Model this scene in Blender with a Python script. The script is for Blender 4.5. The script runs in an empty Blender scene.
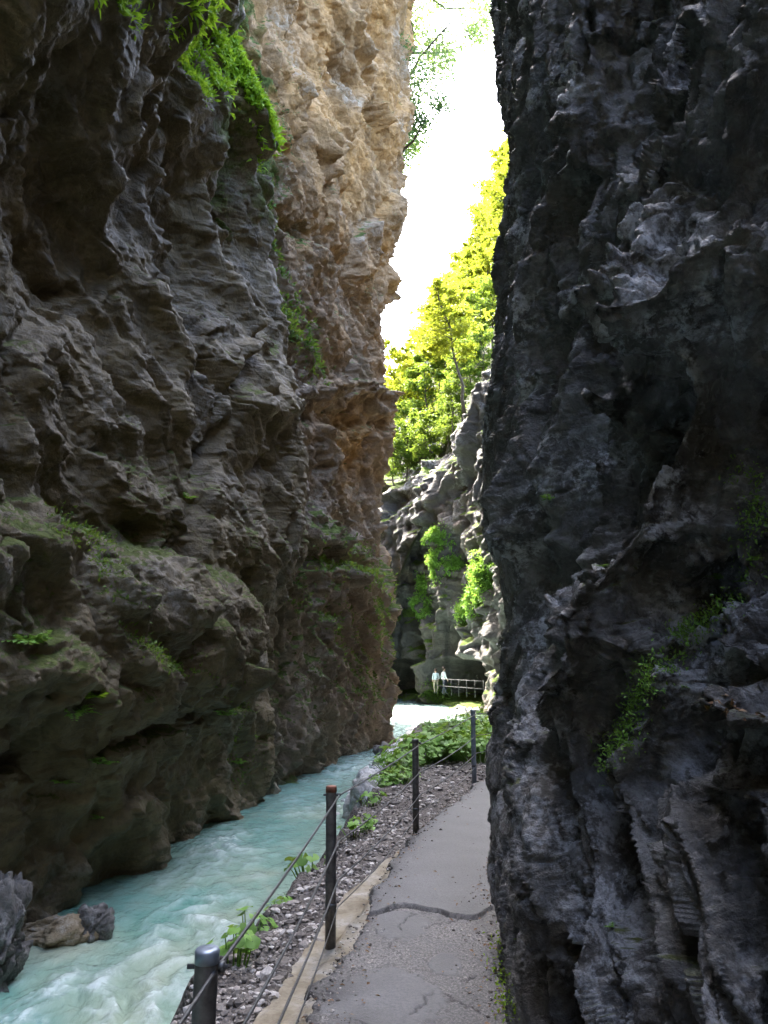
import bpy, math, random, time
import numpy as np
from mathutils import Vector
T0 = time.time()
f32 = np.float32
rng = np.random.default_rng(11)
random.seed(5)
S = bpy.context.scene
COL = S.collection
PI = math.pi

# ------------------------------------------------------------------ camera model (used to read positions off the photo)
FPX, TH = 790.0, math.radians(10.6)
CAM = np.array([0.0, 0.0, 1.65])
CT, ST = math.cos(TH), math.sin(TH)

def at(px, py, y):
    cx, cy = (px - 384) / FPX, (512 - py) / FPX
    d = np.array([cx, CT - cy * ST, ST + cy * CT])
    return CAM + d * (y / d[1])

def atz(px, py, z):
    cx, cy = (px - 384) / FPX, (512 - py) / FPX
    d = np.array([cx, CT - cy * ST, ST + cy * CT])
    return CAM + d * ((z - CAM[2]) / d[2])

def proj(p):
    q = p - CAM
    dep = q[..., 1] * CT + q[..., 2] * ST
    up = -q[..., 1] * ST + q[..., 2] * CT
    dd = np.where(dep > 0.05, dep, 1e9)
    return 384 + FPX * q[..., 0] / dd, 512 - FPX * up / dd, np.where(dep > 0.05, dep, 1e9)

# ------------------------------------------------------------------ numpy noise
def hsh(ix, iy, iz, seed):
    h = (ix * np.uint32(0x8da6b343)) ^ (iy * np.uint32(0xd8163841)) ^ (iz * np.uint32(0xcb1ab31f))
    h ^= np.uint32((seed * 0x9e3779b1 + 0x1234567) & 0xffffffff)
    h ^= h >> np.uint32(13); h *= np.uint32(0x5bd1e995); h ^= h >> np.uint32(15)
    h *= np.uint32(0x27d4eb2d); h ^= h >> np.uint32(14)
    return h

def u01(h, k):
    return ((h >> np.uint32(k)) & np.uint32(1023)).astype(f32) / f32(1023)

_G = rng.normal(size=(64, 3)); _G /= np.linalg.norm(_G, axis=1)[:, None]; _G = _G.astype(f32)

def perlin(p, seed=0):
    p = p.astype(f32)
    b = np.floor(p); fr = p - b
    bi = b.astype(np.int32)
    w = fr * fr * fr * (fr * (fr * 6 - 15) + 10)
    r = np.zeros(p.shape[0], f32)
    for i in (0, 1):
        for j in (0, 1):
            for k in (0, 1):
                h = hsh((bi[:, 0] + i).view(np.uint32), (bi[:, 1] + j).view(np.uint32), (bi[:, 2] + k).view(np.uint32), seed)
                g = _G[h & np.uint32(63)]
                d = (fr[:, 0] - i) * g[:, 0] + (fr[:, 1] - j) * g[:, 1] + (fr[:, 2] - k) * g[:, 2]
                ww = (w[:, 0] if i else 1 - w[:, 0]) * (w[:, 1] if j else 1 - w[:, 1]) * (w[:, 2] if k else 1 - w[:, 2])
                r += ww * d
    return r * f32(1.5)

def fbm(p, seed=0, oct=4, gain=0.5, ridged=False):
    r = np.zeros(p.shape[0], f32); a = 1.0; q = p.astype(f32)
    for o in range(oct):
        n = perlin(q, seed + o * 17)
        r += a * ((0.5 - np.abs(n)) * 1.6 - 0.35 if ridged else n)
        a *= gain; q = q * f32(2.03) + f32(3.7)
    return r

def basis(major, k, s):
    """matrix that stretches cells k times along 'major'; s = cell size"""
    m = np.array(major, float); m /= np.linalg.norm(m)
    a = np.cross(m, [0.31, 0.2, 0.9]) if abs(m[2]) < 0.8 else np.cross(m, [1, 0.2, 0])
    a /= np.linalg.norm(a); b = np.cross(m, a)
    return (np.stack([m / k, a, b]) / s).astype(f32)

def facets(p, M, seed, warp=0.0):
    """cells of broken rock: returns per point cell offset (-.5...5), tilt (plane in the cell), edge distance, cell random"""
    q = p.astype(f32) @ M.T
    if warp:
        q = q + warp * np.stack([perlin(q * 0.8, seed + 91), perlin(q * 0.8, seed + 92), perlin(q * 0.8, seed + 93)], 1)
    b = np.floor(q - 0.5); bi = b.astype(np.int32)
    n = q.shape[0]
    f1 = np.full(n, 9, f32); f2 = np.full(n, 9, f32); hb = np.zeros(n, np.uint32); db = np.zeros((n, 3), f32)
    for i in (0, 1):
        for j in (0, 1):
            for k in (0, 1):
                h = hsh((bi[:, 0] + i).view(np.uint32), (bi[:, 1] + j).view(np.uint32), (bi[:, 2] + k).view(np.uint32), seed)
                d = np.stack([q[:, 0] - (b[:, 0] + i + 0.1 + 0.8 * u01(h, 0)), q[:, 1] - (b[:, 1] + j + 0.1 + 0.8 * u01(h, 10)),
                              q[:, 2] - (b[:, 2] + k + 0.1 + 0.8 * u01(h, 20))], 1)
                dd = np.einsum('ij,ij->i', d, d)
                c = dd < f1
                f2 = np.where(c, f1, np.minimum(f2, dd)); f1 = np.where(c, dd, f1)
                hb = np.where(c, h, hb); db = np.where(c[:, None], d, db)
    h2 = hsh(hb, hb >> np.uint32(7), hb, seed + 5)
    off = u01(h2, 0) - 0.5
    nv = np.stack([u01(h2, 4), u01(h2, 13), u01(h2, 21)], 1) - 0.5
    tilt = np.einsum('ij,ij->i', db, nv) * 2
    edge = np.sqrt(f2) - np.sqrt(f1)
    return off, tilt, edge, u01(h2, 9)

def scallop(p, M, seed, warp=0.0, k=0.22, tl=1.5):
    """lower envelope of tilted bowls, one per cell: flat broken faces that meet in sharp ridges, no jumps"""
    q = p.astype(f32) @ M.T
    if warp:
        q = q + warp * np.stack([perlin(q * 0.8, seed + 91), perlin(q * 0.8, seed + 92), perlin(q * 0.8, seed + 93)], 1)
    b = np.floor(q - 0.5); bi = b.astype(np.int32); best = np.full(q.shape[0], 9, f32)
    for i in (0, 1):
        for j in (0, 1):
            for kk in (0, 1):
                h = hsh((bi[:, 0] + i).view(np.uint32), (bi[:, 1] + j).view(np.uint32), (bi[:, 2] + kk).view(np.uint32), seed)
                dx = q[:, 0] - (b[:, 0] + i + 0.1 + 0.8 * u01(h, 0)); dy = q[:, 1] - (b[:, 1] + j + 0.1 + 0.8 * u01(h, 10)); dz = q[:, 2] - (b[:, 2] + kk + 0.1 + 0.8 * u01(h, 20))
                g = hsh(h, h >> np.uint32(7), h, seed + 5)
                v = 0.5 * (u01(g, 0) - 0.5) + tl * (dx * (u01(g, 4) - 0.5) + dy * (u01(g, 13) - 0.5) + dz * (u01(g, 21) - 0.5)) + k * (dx * dx + dy * dy + dz * dz)
                best = np.minimum(best, v)
    return best

def sm(a, b, x):
    t = np.clip((x - a) / (b - a), 0, 1)
    return t * t * (3 - 2 * t)

# ------------------------------------------------------------------ mesh helpers
def tag(o, label=None, cat=None, group=None, kind=None):
    if label: o['label'] = label
    if cat: o['category'] = cat
    if group: o['group'] = group
    if kind: o['kind'] = kind
    return o

def empty(name, loc, label, cat, group=None, rz=0.0):
    o = bpy.data.objects.new(name, None); COL.objects.link(o)
    o.location = Vector([float(c) for c in loc]); o.rotation_euler.z = rz
    return tag(o, label, cat, group)

def mesh_np(name, V, Fc, mat=None, parent=None, smooth=True, attrs=None, mats=None, mi=None):
    V = np.ascontiguousarray(V, dtype=f32).reshape(-1, 3); Fc = np.ascontiguousarray(Fc, dtype=np.int32)
    me = bpy.data.meshes.new(name)
    nf, k = Fc.shape
    me.vertices.add(len(V)); me.vertices.foreach_set('co', V.ravel())
    me.loops.add(nf * k); me.loops.foreach_set('vertex_index', Fc.ravel())
    me.polygons.add(nf); me.polygons.foreach_set('loop_start', np.arange(0, nf * k, k, dtype=np.int32))
    me.polygons.foreach_set('loop_total', np.full(nf, k, np.int32))
    me.update(calc_edges=True)
    me.polygons.foreach_set('use_smooth', np.full(nf, smooth, bool))
    for m in (mats or ([mat] if mat else [])): me.materials.append(m)
    if mi is not None: me.polygons.foreach_set('material_index', np.ascontiguousarray(mi, dtype=np.int32))
    for an, av in (attrs or {}).items():
        a = me.attributes.new(an, 'FLOAT', 'POINT'); a.data.foreach_set('value', np.ascontiguousarray(av, dtype=f32).ravel())
    me.update()
    o = bpy.data.objects.new(name, me); COL.objects.link(o)
    if parent: o.parent = parent
    return o

def grid_faces(ns, nz):
    i = np.arange((ns - 1) * nz).reshape(ns - 1, nz)[:, :-1]
    return np.stack([i, i + nz, i + nz + 1, i + 1], -1).reshape(-1, 4)

def grid_normals(P):
    a = np.gradient(P, axis=0); b = np.gradient(P, axis=1)
    n = np.cross(a, b); n /= np.linalg.norm(n, axis=-1, keepdims=True) + 1e-9
    return n

class MB:
    def __init__(s): s.v = []; s.f = []; s.n = 0
    def add(s, V, Fc):
        V = np.asarray(V, float).reshape(-1, 3); Fc = np.asarray(Fc, int)
        if Fc.shape[1] == 3: Fc = np.concatenate([Fc, Fc[:, 2:3]], 1)   # padded, cleaned on build
        s.v.append(V); s.f.append(Fc + s.n); s.n += len(V)
    def tube(s, pts, rad, k=8, caps=True):
        pts = np.asarray(pts, float); n = len(pts)
        rad = np.broadcast_to(np.asarray(rad, float), (n,))
        t = np.gradient(pts, axis=0); t /= np.linalg.norm(t, axis=1)[:, None] + 1e-9
        ref = np.array([1.0, 0, 0]) if abs(t[0][0]) < 0.8 else np.array([0, 0, 1.0])
        a = np.cross(t, ref); a /= np.linalg.norm(a, axis=1)[:, None] + 1e-9; b = np.cross(t, a)
        th = np.arange(k) * 2 * PI / k
        V = pts[:, None] + rad[:, None, None] * (np.cos(th)[None, :, None] * a[:, None] + np.sin(th)[None, :, None] * b[:, None])
        fs = []
        for i in range(n - 1):
            for j in range(k): fs.append((i * k + j, i * k + (j + 1) % k, (i + 1) * k + (j + 1) % k, (i + 1) * k + j))
        V = V.reshape(-1, 3)
        if caps:
            V = np.vstack([V, pts[:1], pts[-1:]])
            for j in range(k):
                fs.append((n * k, (j + 1) % k, j, j)); fs.append((n * k + 1, (n - 1) * k + j, (n - 1) * k + (j + 1) % k, (n - 1) * k + (j + 1) % k))
        s.add(V, np.array(fs))
    def build(s, name, mat, parent=None, smooth=True):
        V = np.vstack(s.v); Fc = np.vstack(s.f)
        me = bpy.data.meshes.new(name)
        me.from_pydata(V.tolist(), [], [tuple(q) if q[2] != q[3] else tuple(q[:3]) for q in Fc.tolist()])
        if smooth: me.polygons.foreach_set('use_smooth', np.ones(len(me.polygons), bool))
        me.materials.append(mat); me.update()
        o = bpy.data.objects.new(name, me); COL.objects.link(o)
        if parent: o.parent = parent
        return o

# ------------------------------------------------------------------ node helper
class NT:
    def __init__(s, name):
        s.m = bpy.data.materials.new(name); s.m.use_nodes = True
        s.t = s.m.node_tree; s.t.nodes.clear()
        s.out = s.n('ShaderNodeOutputMaterial')
        s.tc = s.n('ShaderNodeTexCoord').outputs['Object']
    def n(s, typ, **kw):
        nd = s.t.nodes.new(typ)
        for k, v in kw.items(): setattr(nd, k, v)
        return nd
    def put(s, sock, v):
        if isinstance(v, bpy.types.NodeSocket): s.t.links.new(v, sock)
        elif isinstance(v, (tuple, list)) and sock.type == 'RGBA': sock.default_value = (*v[:3], 1)
        else: sock.default_value = v
    def noise(s, vec, scale, detail=4, rough=0.55, dist=0.0):
        nd = s.n('ShaderNodeTexNoise'); s.put(nd.inputs['Vector'], vec)
        nd.inputs['Scale'].default_value = scale; nd.inputs['Detail'].default_value = detail
        nd.inputs['Roughness'].default_value = rough; nd.inputs['Distortion'].default_value = dist
        return nd.outputs['Fac']
    def voro(s, vec, scale, feature='F1'):
        nd = s.n('ShaderNodeTexVoronoi', feature=feature); s.put(nd.inputs['Vector'], vec); nd.inputs['Scale'].default_value = scale
        return nd.outputs['Distance']
    def mapping(s, scale=(1, 1, 1), rot=(0, 0, 0)):
        nd = s.n('ShaderNodeMapping'); s.put(nd.inputs['Vector'], s.tc)
        nd.inputs['Scale'].default_value = scale; nd.inputs['Rotation'].default_value = rot
        return nd.outputs[0]
    def ramp(s, fac, stops, interp='LINEAR'):
        nd = s.n('ShaderNodeValToRGB'); s.put(nd.inputs['Fac'], fac); cr = nd.color_ramp; cr.interpolation = interp
        while len(cr.elements) < len(stops): cr.elements.new(0.5)
        for e, (p, c) in zip(cr.elements, stops):
            e.position = p; e.color = (*c, 1) if isinstance(c, tuple) else (c, c, c, 1)
        return nd.outputs[0]
    def math(s, op, a, b=0.0, c=0.0):
        nd = s.n('ShaderNodeMath', operation=op)
        s.put(nd.inputs[0], a); s.put(nd.inputs[1], b); s.put(nd.inputs[2], c)
        return nd.outputs[0]
    def mix(s, fac, a, b, mode='MIX'):
        nd = s.n('ShaderNodeMix', data_type='RGBA', blend_type=mode)
        s.put(nd.inputs[0], fac); s.put(nd.inputs[6], a); s.put(nd.inputs[7], b)
        return nd.outputs[2]
    def attr(s, name):
        return s.n('ShaderNodeAttribute', attribute_name=name).outputs['Fac']
    def bump(s, h, strength, dist, nrm=None):
        nd = s.n('ShaderNodeBump'); s.put(nd.inputs['Height'], h)
        nd.inputs['Strength'].default_value = strength; nd.inputs['Distance'].default_value = dist
        if nrm is not None: s.put(nd.inputs['Normal'], nrm)
        return nd.outputs[0]
    def pbr(s, col, rough, nrm=None, metal=0.0, spec=0.5, ior=1.45):
        b = s.n('ShaderNodeBsdfPrincipled')
        s.put(b.inputs['Base Color'], col); s.put(b.inputs['Roughness'], rough); s.put(b.inputs['Metallic'], metal)
        s.put(b.inputs['Specular IOR Level'], spec); b.inputs['IOR'].default_value = ior
        if nrm is not None: s.put(b.inputs['Normal'], nrm)
        s.t.links.new(b.outputs[0], s.out.inputs[0])
        return s.m

def rock_mat(name, dark, mid, light, alt, pale, moss, rough, fine=1.0, streak=0.5, bump=0.6, wet=0.35):
    """alt = colour of the stained areas (attribute 'alt'), pale = calcite / lichen, on the right wall also painted wet highlights, moss by attribute"""
    m = NT(name)
    n1 = m.noise(m.tc, 0.55 * fine, 8, 0.62, 0.4)
    n2 = m.noise(m.tc, 5.5 * fine, 8, 0.68, 0.3)
    n3 = m.noise(m.tc, 26 * fine, 6, 0.7)
    tone = m.attr('tone')
    f = m.math('ADD', m.math('MULTIPLY', n1, 0.55), m.math('MULTIPLY', n2, 0.55))
    f = m.math('ADD', f, m.math('MULTIPLY', m.math('SUBTRACT', tone, 0.5), 0.22))
    dk2 = tuple(.7 * a + .3 * b for a, b in zip(dark, mid)); lt2 = tuple(.75 * a + .25 * b for a, b in zip(light, mid))
    col = m.ramp(f, [(0.30, dk2), (0.52, mid), (0.78, lt2)])
    cola = m.ramp(f, [(0.3, tuple(c * 0.68 for c in alt)), (0.52, alt), (0.76, tuple(min(1, c * 1.25) for c in alt))])
    col = m.mix(m.attr('alt'), col, cola)
    st = m.noise(m.mapping((2.2 * fine, 2.2 * fine, 0.16 * fine)), 1.3, 6, 0.6, 0.6)
    col = m.mix(m.math('MULTIPLY', m.ramp(st, [(0.50, 0.0), (0.66, 1.0)]), streak), col, dark)
    pl = m.math('MULTIPLY', m.attr('pale'), m.ramp(m.math('ADD', m.math('MULTIPLY', n2, 0.6), m.math('MULTIPLY', n3, 0.4)), [(0.47, 0.0), (0.56, 1.0)]))
    col = m.mix(pl, col, pale)
    col = m.mix(m.ramp(n3, [(0.35, 0.3), (0.55, 0.0)]), col, tuple(c * 0.5 for c in dark))
    mm = m.math('ADD', m.attr('moss'), m.math('MULTIPLY', m.math('SUBTRACT', n2, 0.5), 0.9))
    mm = m.ramp(mm, [(0.42, 0.0), (0.62, 1.0)])
    mc = m.ramp(n3, [(0.35, tuple(c * 0.45 for c in moss)), (0.62, moss)])
    col = m.mix(mm, col, mc)
    r = m.math('ADD', m.ramp(n2, [(0.35, rough - wet * 0.5), (0.65, min(1, rough + wet * 0.5))]), m.math('MULTIPLY', mm, 0.4))
    h = m.math('ADD', m.math('MULTIPLY', n2, 1.0), m.math('MULTIPLY', n3, 0.35))
    crk = m.voro(m.mix(0.35, m.tc, m.n('ShaderNodeTexNoise').outputs['Color']), 4.5 * fine, 'DISTANCE_TO_EDGE')
    h = m.math('ADD', h, m.math('MULTIPLY', m.ramp(crk, [(0.0, 0.0), (0.06, 1.0)]), 0.22))
    nb = m.bump(h, bump * .75, 0.06 / fine)
    n4 = m.noise(m.tc, 60 * fine, 5, 0.7)
    nb = m.bump(m.math('ADD', n3, m.math('MULTIPLY', n4, 0.5)), bump * .8, 0.02 / fine, nb)
    return m.pbr(col, r, nb)

def leaf_mat(name, a, b, c, transl=0.45, rough=0.55):
    m = NT(name)
    col = m.ramp(m.attr('tone'), [(0.0, a), (0.5, b), (1.0, c)])
    p = m.n('ShaderNodeBsdfPrincipled'); m.put(p.inputs['Base Color'], col); p.inputs['Roughness'].default_value = rough
    p.inputs['Specular IOR Level'].default_value = 0.3
    tr = m.n('ShaderNodeBsdfTranslucent'); m.put(tr.inputs['Color'], m.mix(0.5, col, (0.30, 0.38, 0.03)))
    mx = m.n('ShaderNodeMixShader'); mx.inputs[0].default_value = transl
    m.t.links.new(p.outputs[0], mx.inputs[1]); m.t.links.new(tr.outputs[0], mx.inputs[2])
    m.t.links.new(mx.outputs[0], m.out.inputs[0])
    return m.m

def plain_mat(name, col, rough=0.6, metal=0.0, var=0.25, scale=8.0, bump=0.1, spec=0.5):
    m = NT(name)
    n = m.noise(m.tc, scale, 6, 0.6)
    c = m.ramp(n, [(0.3, tuple(x * (1 - var) for x in col)), (0.7, tuple(min(1, x * (1 + var)) for x in col))])
    return m.pbr(c, rough, m.bump(n, bump, 0.01), metal, spec)

# ------------------------------------------------------------------ rock walls
WALLS = {}

def build_wall(name, mat, pts, zk, offs, zlo, zhi, ns, nz, side, big, small, seed, dmin=2.0, zc=1.65, dz=6.0,
               smooth=0.7, moss_fn=None, alt_fn=None, pale_fn=None, label=None, amp_fn=None, zpow=1.0, feats=(), lines=(), cap=0, pre=None, relax=False):
    pts = np.array(pts, float); offs = np.array(offs, float)
    seg = np.linalg.norm(np.diff(pts, axis=0), axis=1); cum = np.concatenate([[0], np.cumsum(seg)])
    sd = np.arange(0, cum[-1], 0.04)
    bx, by = np.interp(sd, cum, pts[:, 0]), np.interp(sd, cum, pts[:, 1])
    k = max(3, int(smooth / 0.04)) | 1; ker = np.hanning(k + 2)[1:-1]; ker /= ker.sum()
    pad = k // 2
    bx = np.convolve(np.pad(bx, pad, mode='reflect', reflect_type='odd'), ker, 'valid'); by = np.convolve(np.pad(by, pad, mode='reflect', reflect_type='odd'), ker, 'valid')
    dist = np.hypot(bx, by)
    dens = 1 / np.maximum(dist, dmin)
    dens[by < 0.3] *= 0.22
    c = np.concatenate([[0], np.cumsum(dens)[:-1]]); c /= c[-1]
    s = np.interp(np.linspace(0, 1, ns), c, sd)
    X, Y = np.interp(s, sd, bx), np.interp(s, sd, by)
    u = np.interp(s, cum, np.arange(len(pts)))
    zz = np.linspace(zlo, zhi, 4000); zd = 1 / np.maximum(np.sqrt(dz * dz + (zz - zc) ** 2), 0.5) ** zpow
    c = np.concatenate([[0], np.cumsum(zd)[:-1]]); c /= c[-1]
    Z = np.interp(np.linspace(0, 1, nz), c, zz)
    tx, ty = np.gradient(X), np.gradient(Y); L = np.hypot(tx, ty); tx /= L; ty /= L
    nx, ny = (ty, -tx) if side > 0 else (-ty, tx)
    O = np.stack([np.interp(Z, zk, offs[i]) for i in range(len(pts))])           # (npts, nz)
    kz = max(3, nz // 60) | 1; hz = np.hanning(kz + 2)[1:-1]; hz /= hz.sum()
    O = np.stack([np.convolve(np.pad(o, kz // 2, mode='edge'), hz, 'valid') for o in O])
    i0 = np.clip(np.floor(u).astype(int), 0, len(pts) - 2); fr = (u - i0)[:, None]; fr = fr * fr * (3 - 2 * fr)
    off = O[i0] * (1 - fr) + O[i0 + 1] * fr
    P = np.empty((ns, nz, 3)); P[..., 0] = X[:, None] + nx[:, None] * off; P[..., 1] = Y[:, None] + ny[:, None] * off; P[..., 2] = Z[None]
    Hn = np.zeros_like(P); Hn[..., 0] = nx[:, None]; Hn[..., 1] = ny[:, None]
    for (fx, fy, ry, rz, rot, am) in feats:      # hollows and blocks of the real wall, read off the photo
        a_, b_, d_ = proj(P); e_ = np.hypot(a_ - fx, b_ - fy); c_ = np.unravel_index(np.argmin(e_ + d_ * 2 + 1e6 * (d_ > 1e8)), e_.shape)
        hs = (P[..., 0] - P[c_][0]) * (-Hn[c_][1]) + (P[..., 1] - P[c_][1]) * Hn[c_][0]; vz = P[..., 2] - P[c_][2]
        if hs[min(c_[0] + 3, ns - 1), c_[1]] < 0: hs = -hs                     # + = further along the wall
        cr_, sr_ = math.cos(rot), math.sin(rot); g1 = (hs * cr_ + vz * sr_) / ry; g2 = (-hs * sr_ + vz * cr_) / rz
        P = P + Hn * (am * np.exp(-(g1 ** 4 + g2 ** 4 + g1 ** 2 * g2 ** 2 * .5) ** .75))[..., None]
    if lines:
        a_, b_, d_ = proj(P); pj = P + 0.10 * fbm(P.reshape(-1, 3) / 0.35, 77, 3).reshape(P.shape[:2])[..., None]; P00 = P
    for (poly, wdt, am) in lines:                # fissures and ribs of the real wall
        w_ = []
        for (fx, fy) in poly:
            e_ = np.hypot(a_ - fx, b_ - fy) + d_ * 2 + 1e6 * (d_ > 1e8); w_.append(P00[np.unravel_index(np.argmin(e_), e_.shape)])
        best = np.full(P.shape[:2], 1e9)
        for q0, q1 in zip(w_[:-1], w_[1:]):
            e = q1 - q0; t = np.clip(((pj - q0) @ e) / (e @ e + 1e-9), 0, 1)
            best = np.minimum(best, np.linalg.norm(pj - q0 - t[..., None] * e, axis=-1))
        P = P + Hn * (am * np.exp(-(best / wdt) ** 2))[..., None]
    tone = np.zeros(ns * nz, f32); wsum = 0
    def blur(A, k):
        for ax in (0, 1):
            A = np.moveaxis(A, ax, 0); c = np.cumsum(np.concatenate([np.repeat(A[:1], k + 1, 0), A, np.repeat(A[-1:], k, 0)], 0), 0)
            A = np.moveaxis((c[2 * k + 1:] - c[:-(2 * k + 1)]) / (2 * k + 1), 0, ax)
        return A
    def apply(spec, P, N, tone, wsum):
        p0 = P.reshape(-1, 3); p = pre(p0) if pre else p0; d = np.zeros(len(p), f32)
        for L_ in spec:
            if L_[0] == 'f':
                _, size, major, k, ao, at_, cr, cw, wp = L_
                o, t, e, r = facets(p, basis(major, k, size), seed + int(size * 1000) % 977, wp)
                d += (ao * o + at_ * t) * sm(0, 0.2, e) - cr * np.exp(-(e / cw) ** 2)
                tone += r * size ** 0.3; wsum += size ** 0.3
            elif L_[0] == 'v':
                _, size, major, k, amp, wp = L_
                d += amp * scallop(p, basis(major, k, size), seed + int(size * 1000) % 871 + 3, wp)
            elif L_[0] == 'd':
                _, size, major, k, amp, oc, g, wfn = L_
                q = p.astype(f32) @ basis(major, k, size).T
                q = q + 0.35 * np.stack([perlin(q * .6, seed + 71), perlin(q * .6, seed + 72), perlin(q * .6, seed + 73)], 1)
                v_ = amp * fbm(q, seed + int(size * 100) + 7, oc, g, True)
                d += v_ * (wfn(p) if wfn else 1)
            elif L_[0] == 'n':
                _, size, amp, oc, g = L_
                d += amp * fbm(p / size, seed + 31, oc, g)
            elif L_[0] == 'r':
                _, sc, amp, oc, g = L_
                d += amp * fbm(p / np.array(sc), seed + 57, oc, g, True)
        if amp_fn is not None and spec is big: d = np.where(d > 0, d * amp_fn(p0), d * (0.35 + 0.65 * sm(.2, .9, p0[:, 2]) * np.maximum(amp_fn(p0), .75)))
        if amp_fn is not None and spec is not big: d = d * (0.45 + 0.55 * amp_fn(p0))
        if cap and spec is big: d = np.where(d > 0, cap * np.tanh(d / cap), d)
        return P + N * d.reshape(P.shape[:2])[..., None], tone, wsum
    P, tone, wsum = apply(big, P, Hn, tone, wsum)
    if relax:                                    # even out the columns again where the big forms stretched them
        ln = np.linalg.norm(np.diff(P, axis=0), axis=2); mp = 0.5 * (P[1:] + P[:-1])
        dw = 1 / np.maximum(np.hypot(mp[..., 0], mp[..., 1]), dmin); dw = np.where(mp[..., 1] < 0.3, dw * .22, dw)
        ck = np.concatenate([np.zeros((1, nz)), np.cumsum(ln * dw, 0)], 0); ck /= ck[-1:]
        kk = 45; cp = np.cumsum(np.concatenate([np.repeat(ck[:, :1], kk + 1, 1), ck, np.repeat(ck[:, -1:], kk, 1)], 1), 1); ck = (cp[:, 2 * kk + 1:] - cp[:, :-(2 * kk + 1)]) / (2 * kk + 1)
        g_ = np.linspace(0, 1, ns); ii = np.arange(ns)
        for j_ in range(nz):
            w_ = np.interp(g_, ck[:, j_], ii)
            for k_ in range(3): P[:, j_, k_] = np.interp(w_, ii, P[:, j_, k_])
        tone = np.zeros(ns * nz, f32); wsum = 0
        P = blur(P, 1)
    N = grid_normals(P); N = N * np.sign(np.mean(np.sum(N * Hn, -1)))
    N = blur(N, 9); N /= np.linalg.norm(N, axis=-1, keepdims=True) + 1e-9; N = 0.85 * N + 0.15 * Hn; N /= np.linalg.norm(N, axis=-1, keepdims=True)
    P, tone, wsum = apply(small, P, N, tone, wsum)
    if cap:                                      # calm the few overstretched strips
        li = np.linalg.norm(np.gradient(P, axis=0), axis=2); lj = np.linalg.norm(np.gradient(P, axis=1), axis=2)
        st = np.clip(blur(np.clip(li / (lj + 1e-6) / 3.2 - 1, 0, 1)[..., None], 7) * 3, 0, 1); P = P * (1 - st) + blur(P, 9) * st
    N = grid_normals(P); N *= np.sign(np.mean(np.sum(N * Hn, -1)))
    p = P.reshape(-1, 3); n = N.reshape(-1, 3)
    zero = np.zeros(len(p), f32)
    at_ = {'tone': tone / max(wsum, 1e-6), 'moss': moss_fn(p, n) if moss_fn else zero,
           'alt': alt_fn(p, n) if alt_fn else zero, 'pale': pale_fn(p, n) if pale_fn else zero}
    Fc = grid_faces(ns, nz)
    fn = np.cross(p[Fc[0, 1]] - p[Fc[0, 0]], p[Fc[0, 3]] - p[Fc[0, 0]])
    if np.dot(fn, Hn.reshape(-1, 3)[0]) < 0: Fc = Fc[:, ::-1]
    o = mesh_np('cliff', p, Fc, mat, attrs=at_)
    tag(o, label, None, kind='structure')
    WALLS[name] = (p, n, at_)
    print(name, len(p), 'verts', round(time.time() - T0, 1))
    return o

# ---- materials of the rock
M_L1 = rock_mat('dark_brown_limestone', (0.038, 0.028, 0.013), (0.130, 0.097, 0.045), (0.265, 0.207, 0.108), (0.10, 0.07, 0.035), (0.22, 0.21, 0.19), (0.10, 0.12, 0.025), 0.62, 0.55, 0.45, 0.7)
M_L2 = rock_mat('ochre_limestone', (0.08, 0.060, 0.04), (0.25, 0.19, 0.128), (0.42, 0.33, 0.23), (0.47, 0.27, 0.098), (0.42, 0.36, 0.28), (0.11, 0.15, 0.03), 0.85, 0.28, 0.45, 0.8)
M_R1 = rock_mat('wet_grey_limestone', (0.030, 0.030, 0.029), (0.115, 0.113, 0.108), (0.34, 0.338, 0.333), (0.06, 0.05, 0.035), (0.52, 0.54, 0.57), (0.09, 0.11, 0.02), 0.25, 1.3, 0.3, 1.0, 0.3)
M_F = rock_mat('pale_grey_limestone', (0.025, 0.024, 0.023), (0.115, 0.108, 0.098), (0.25, 0.24, 0.225), (0.2, 0.145, 0.10), (0.44, 0.45, 0.46), (0.10, 0.16, 0.02), 0.7, 0.2, 0.75, 0.8)

def up_moss(lo, hi, sc, seed, amt):
    def f(p, n):
        nz = fbm(p / sc, seed, 4)
        return np.clip(sm(lo, hi, n[:, 2] + 0.35 * nz) * amt + 0.12 * nz, 0, 1).astype(f32)
    return f

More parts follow.
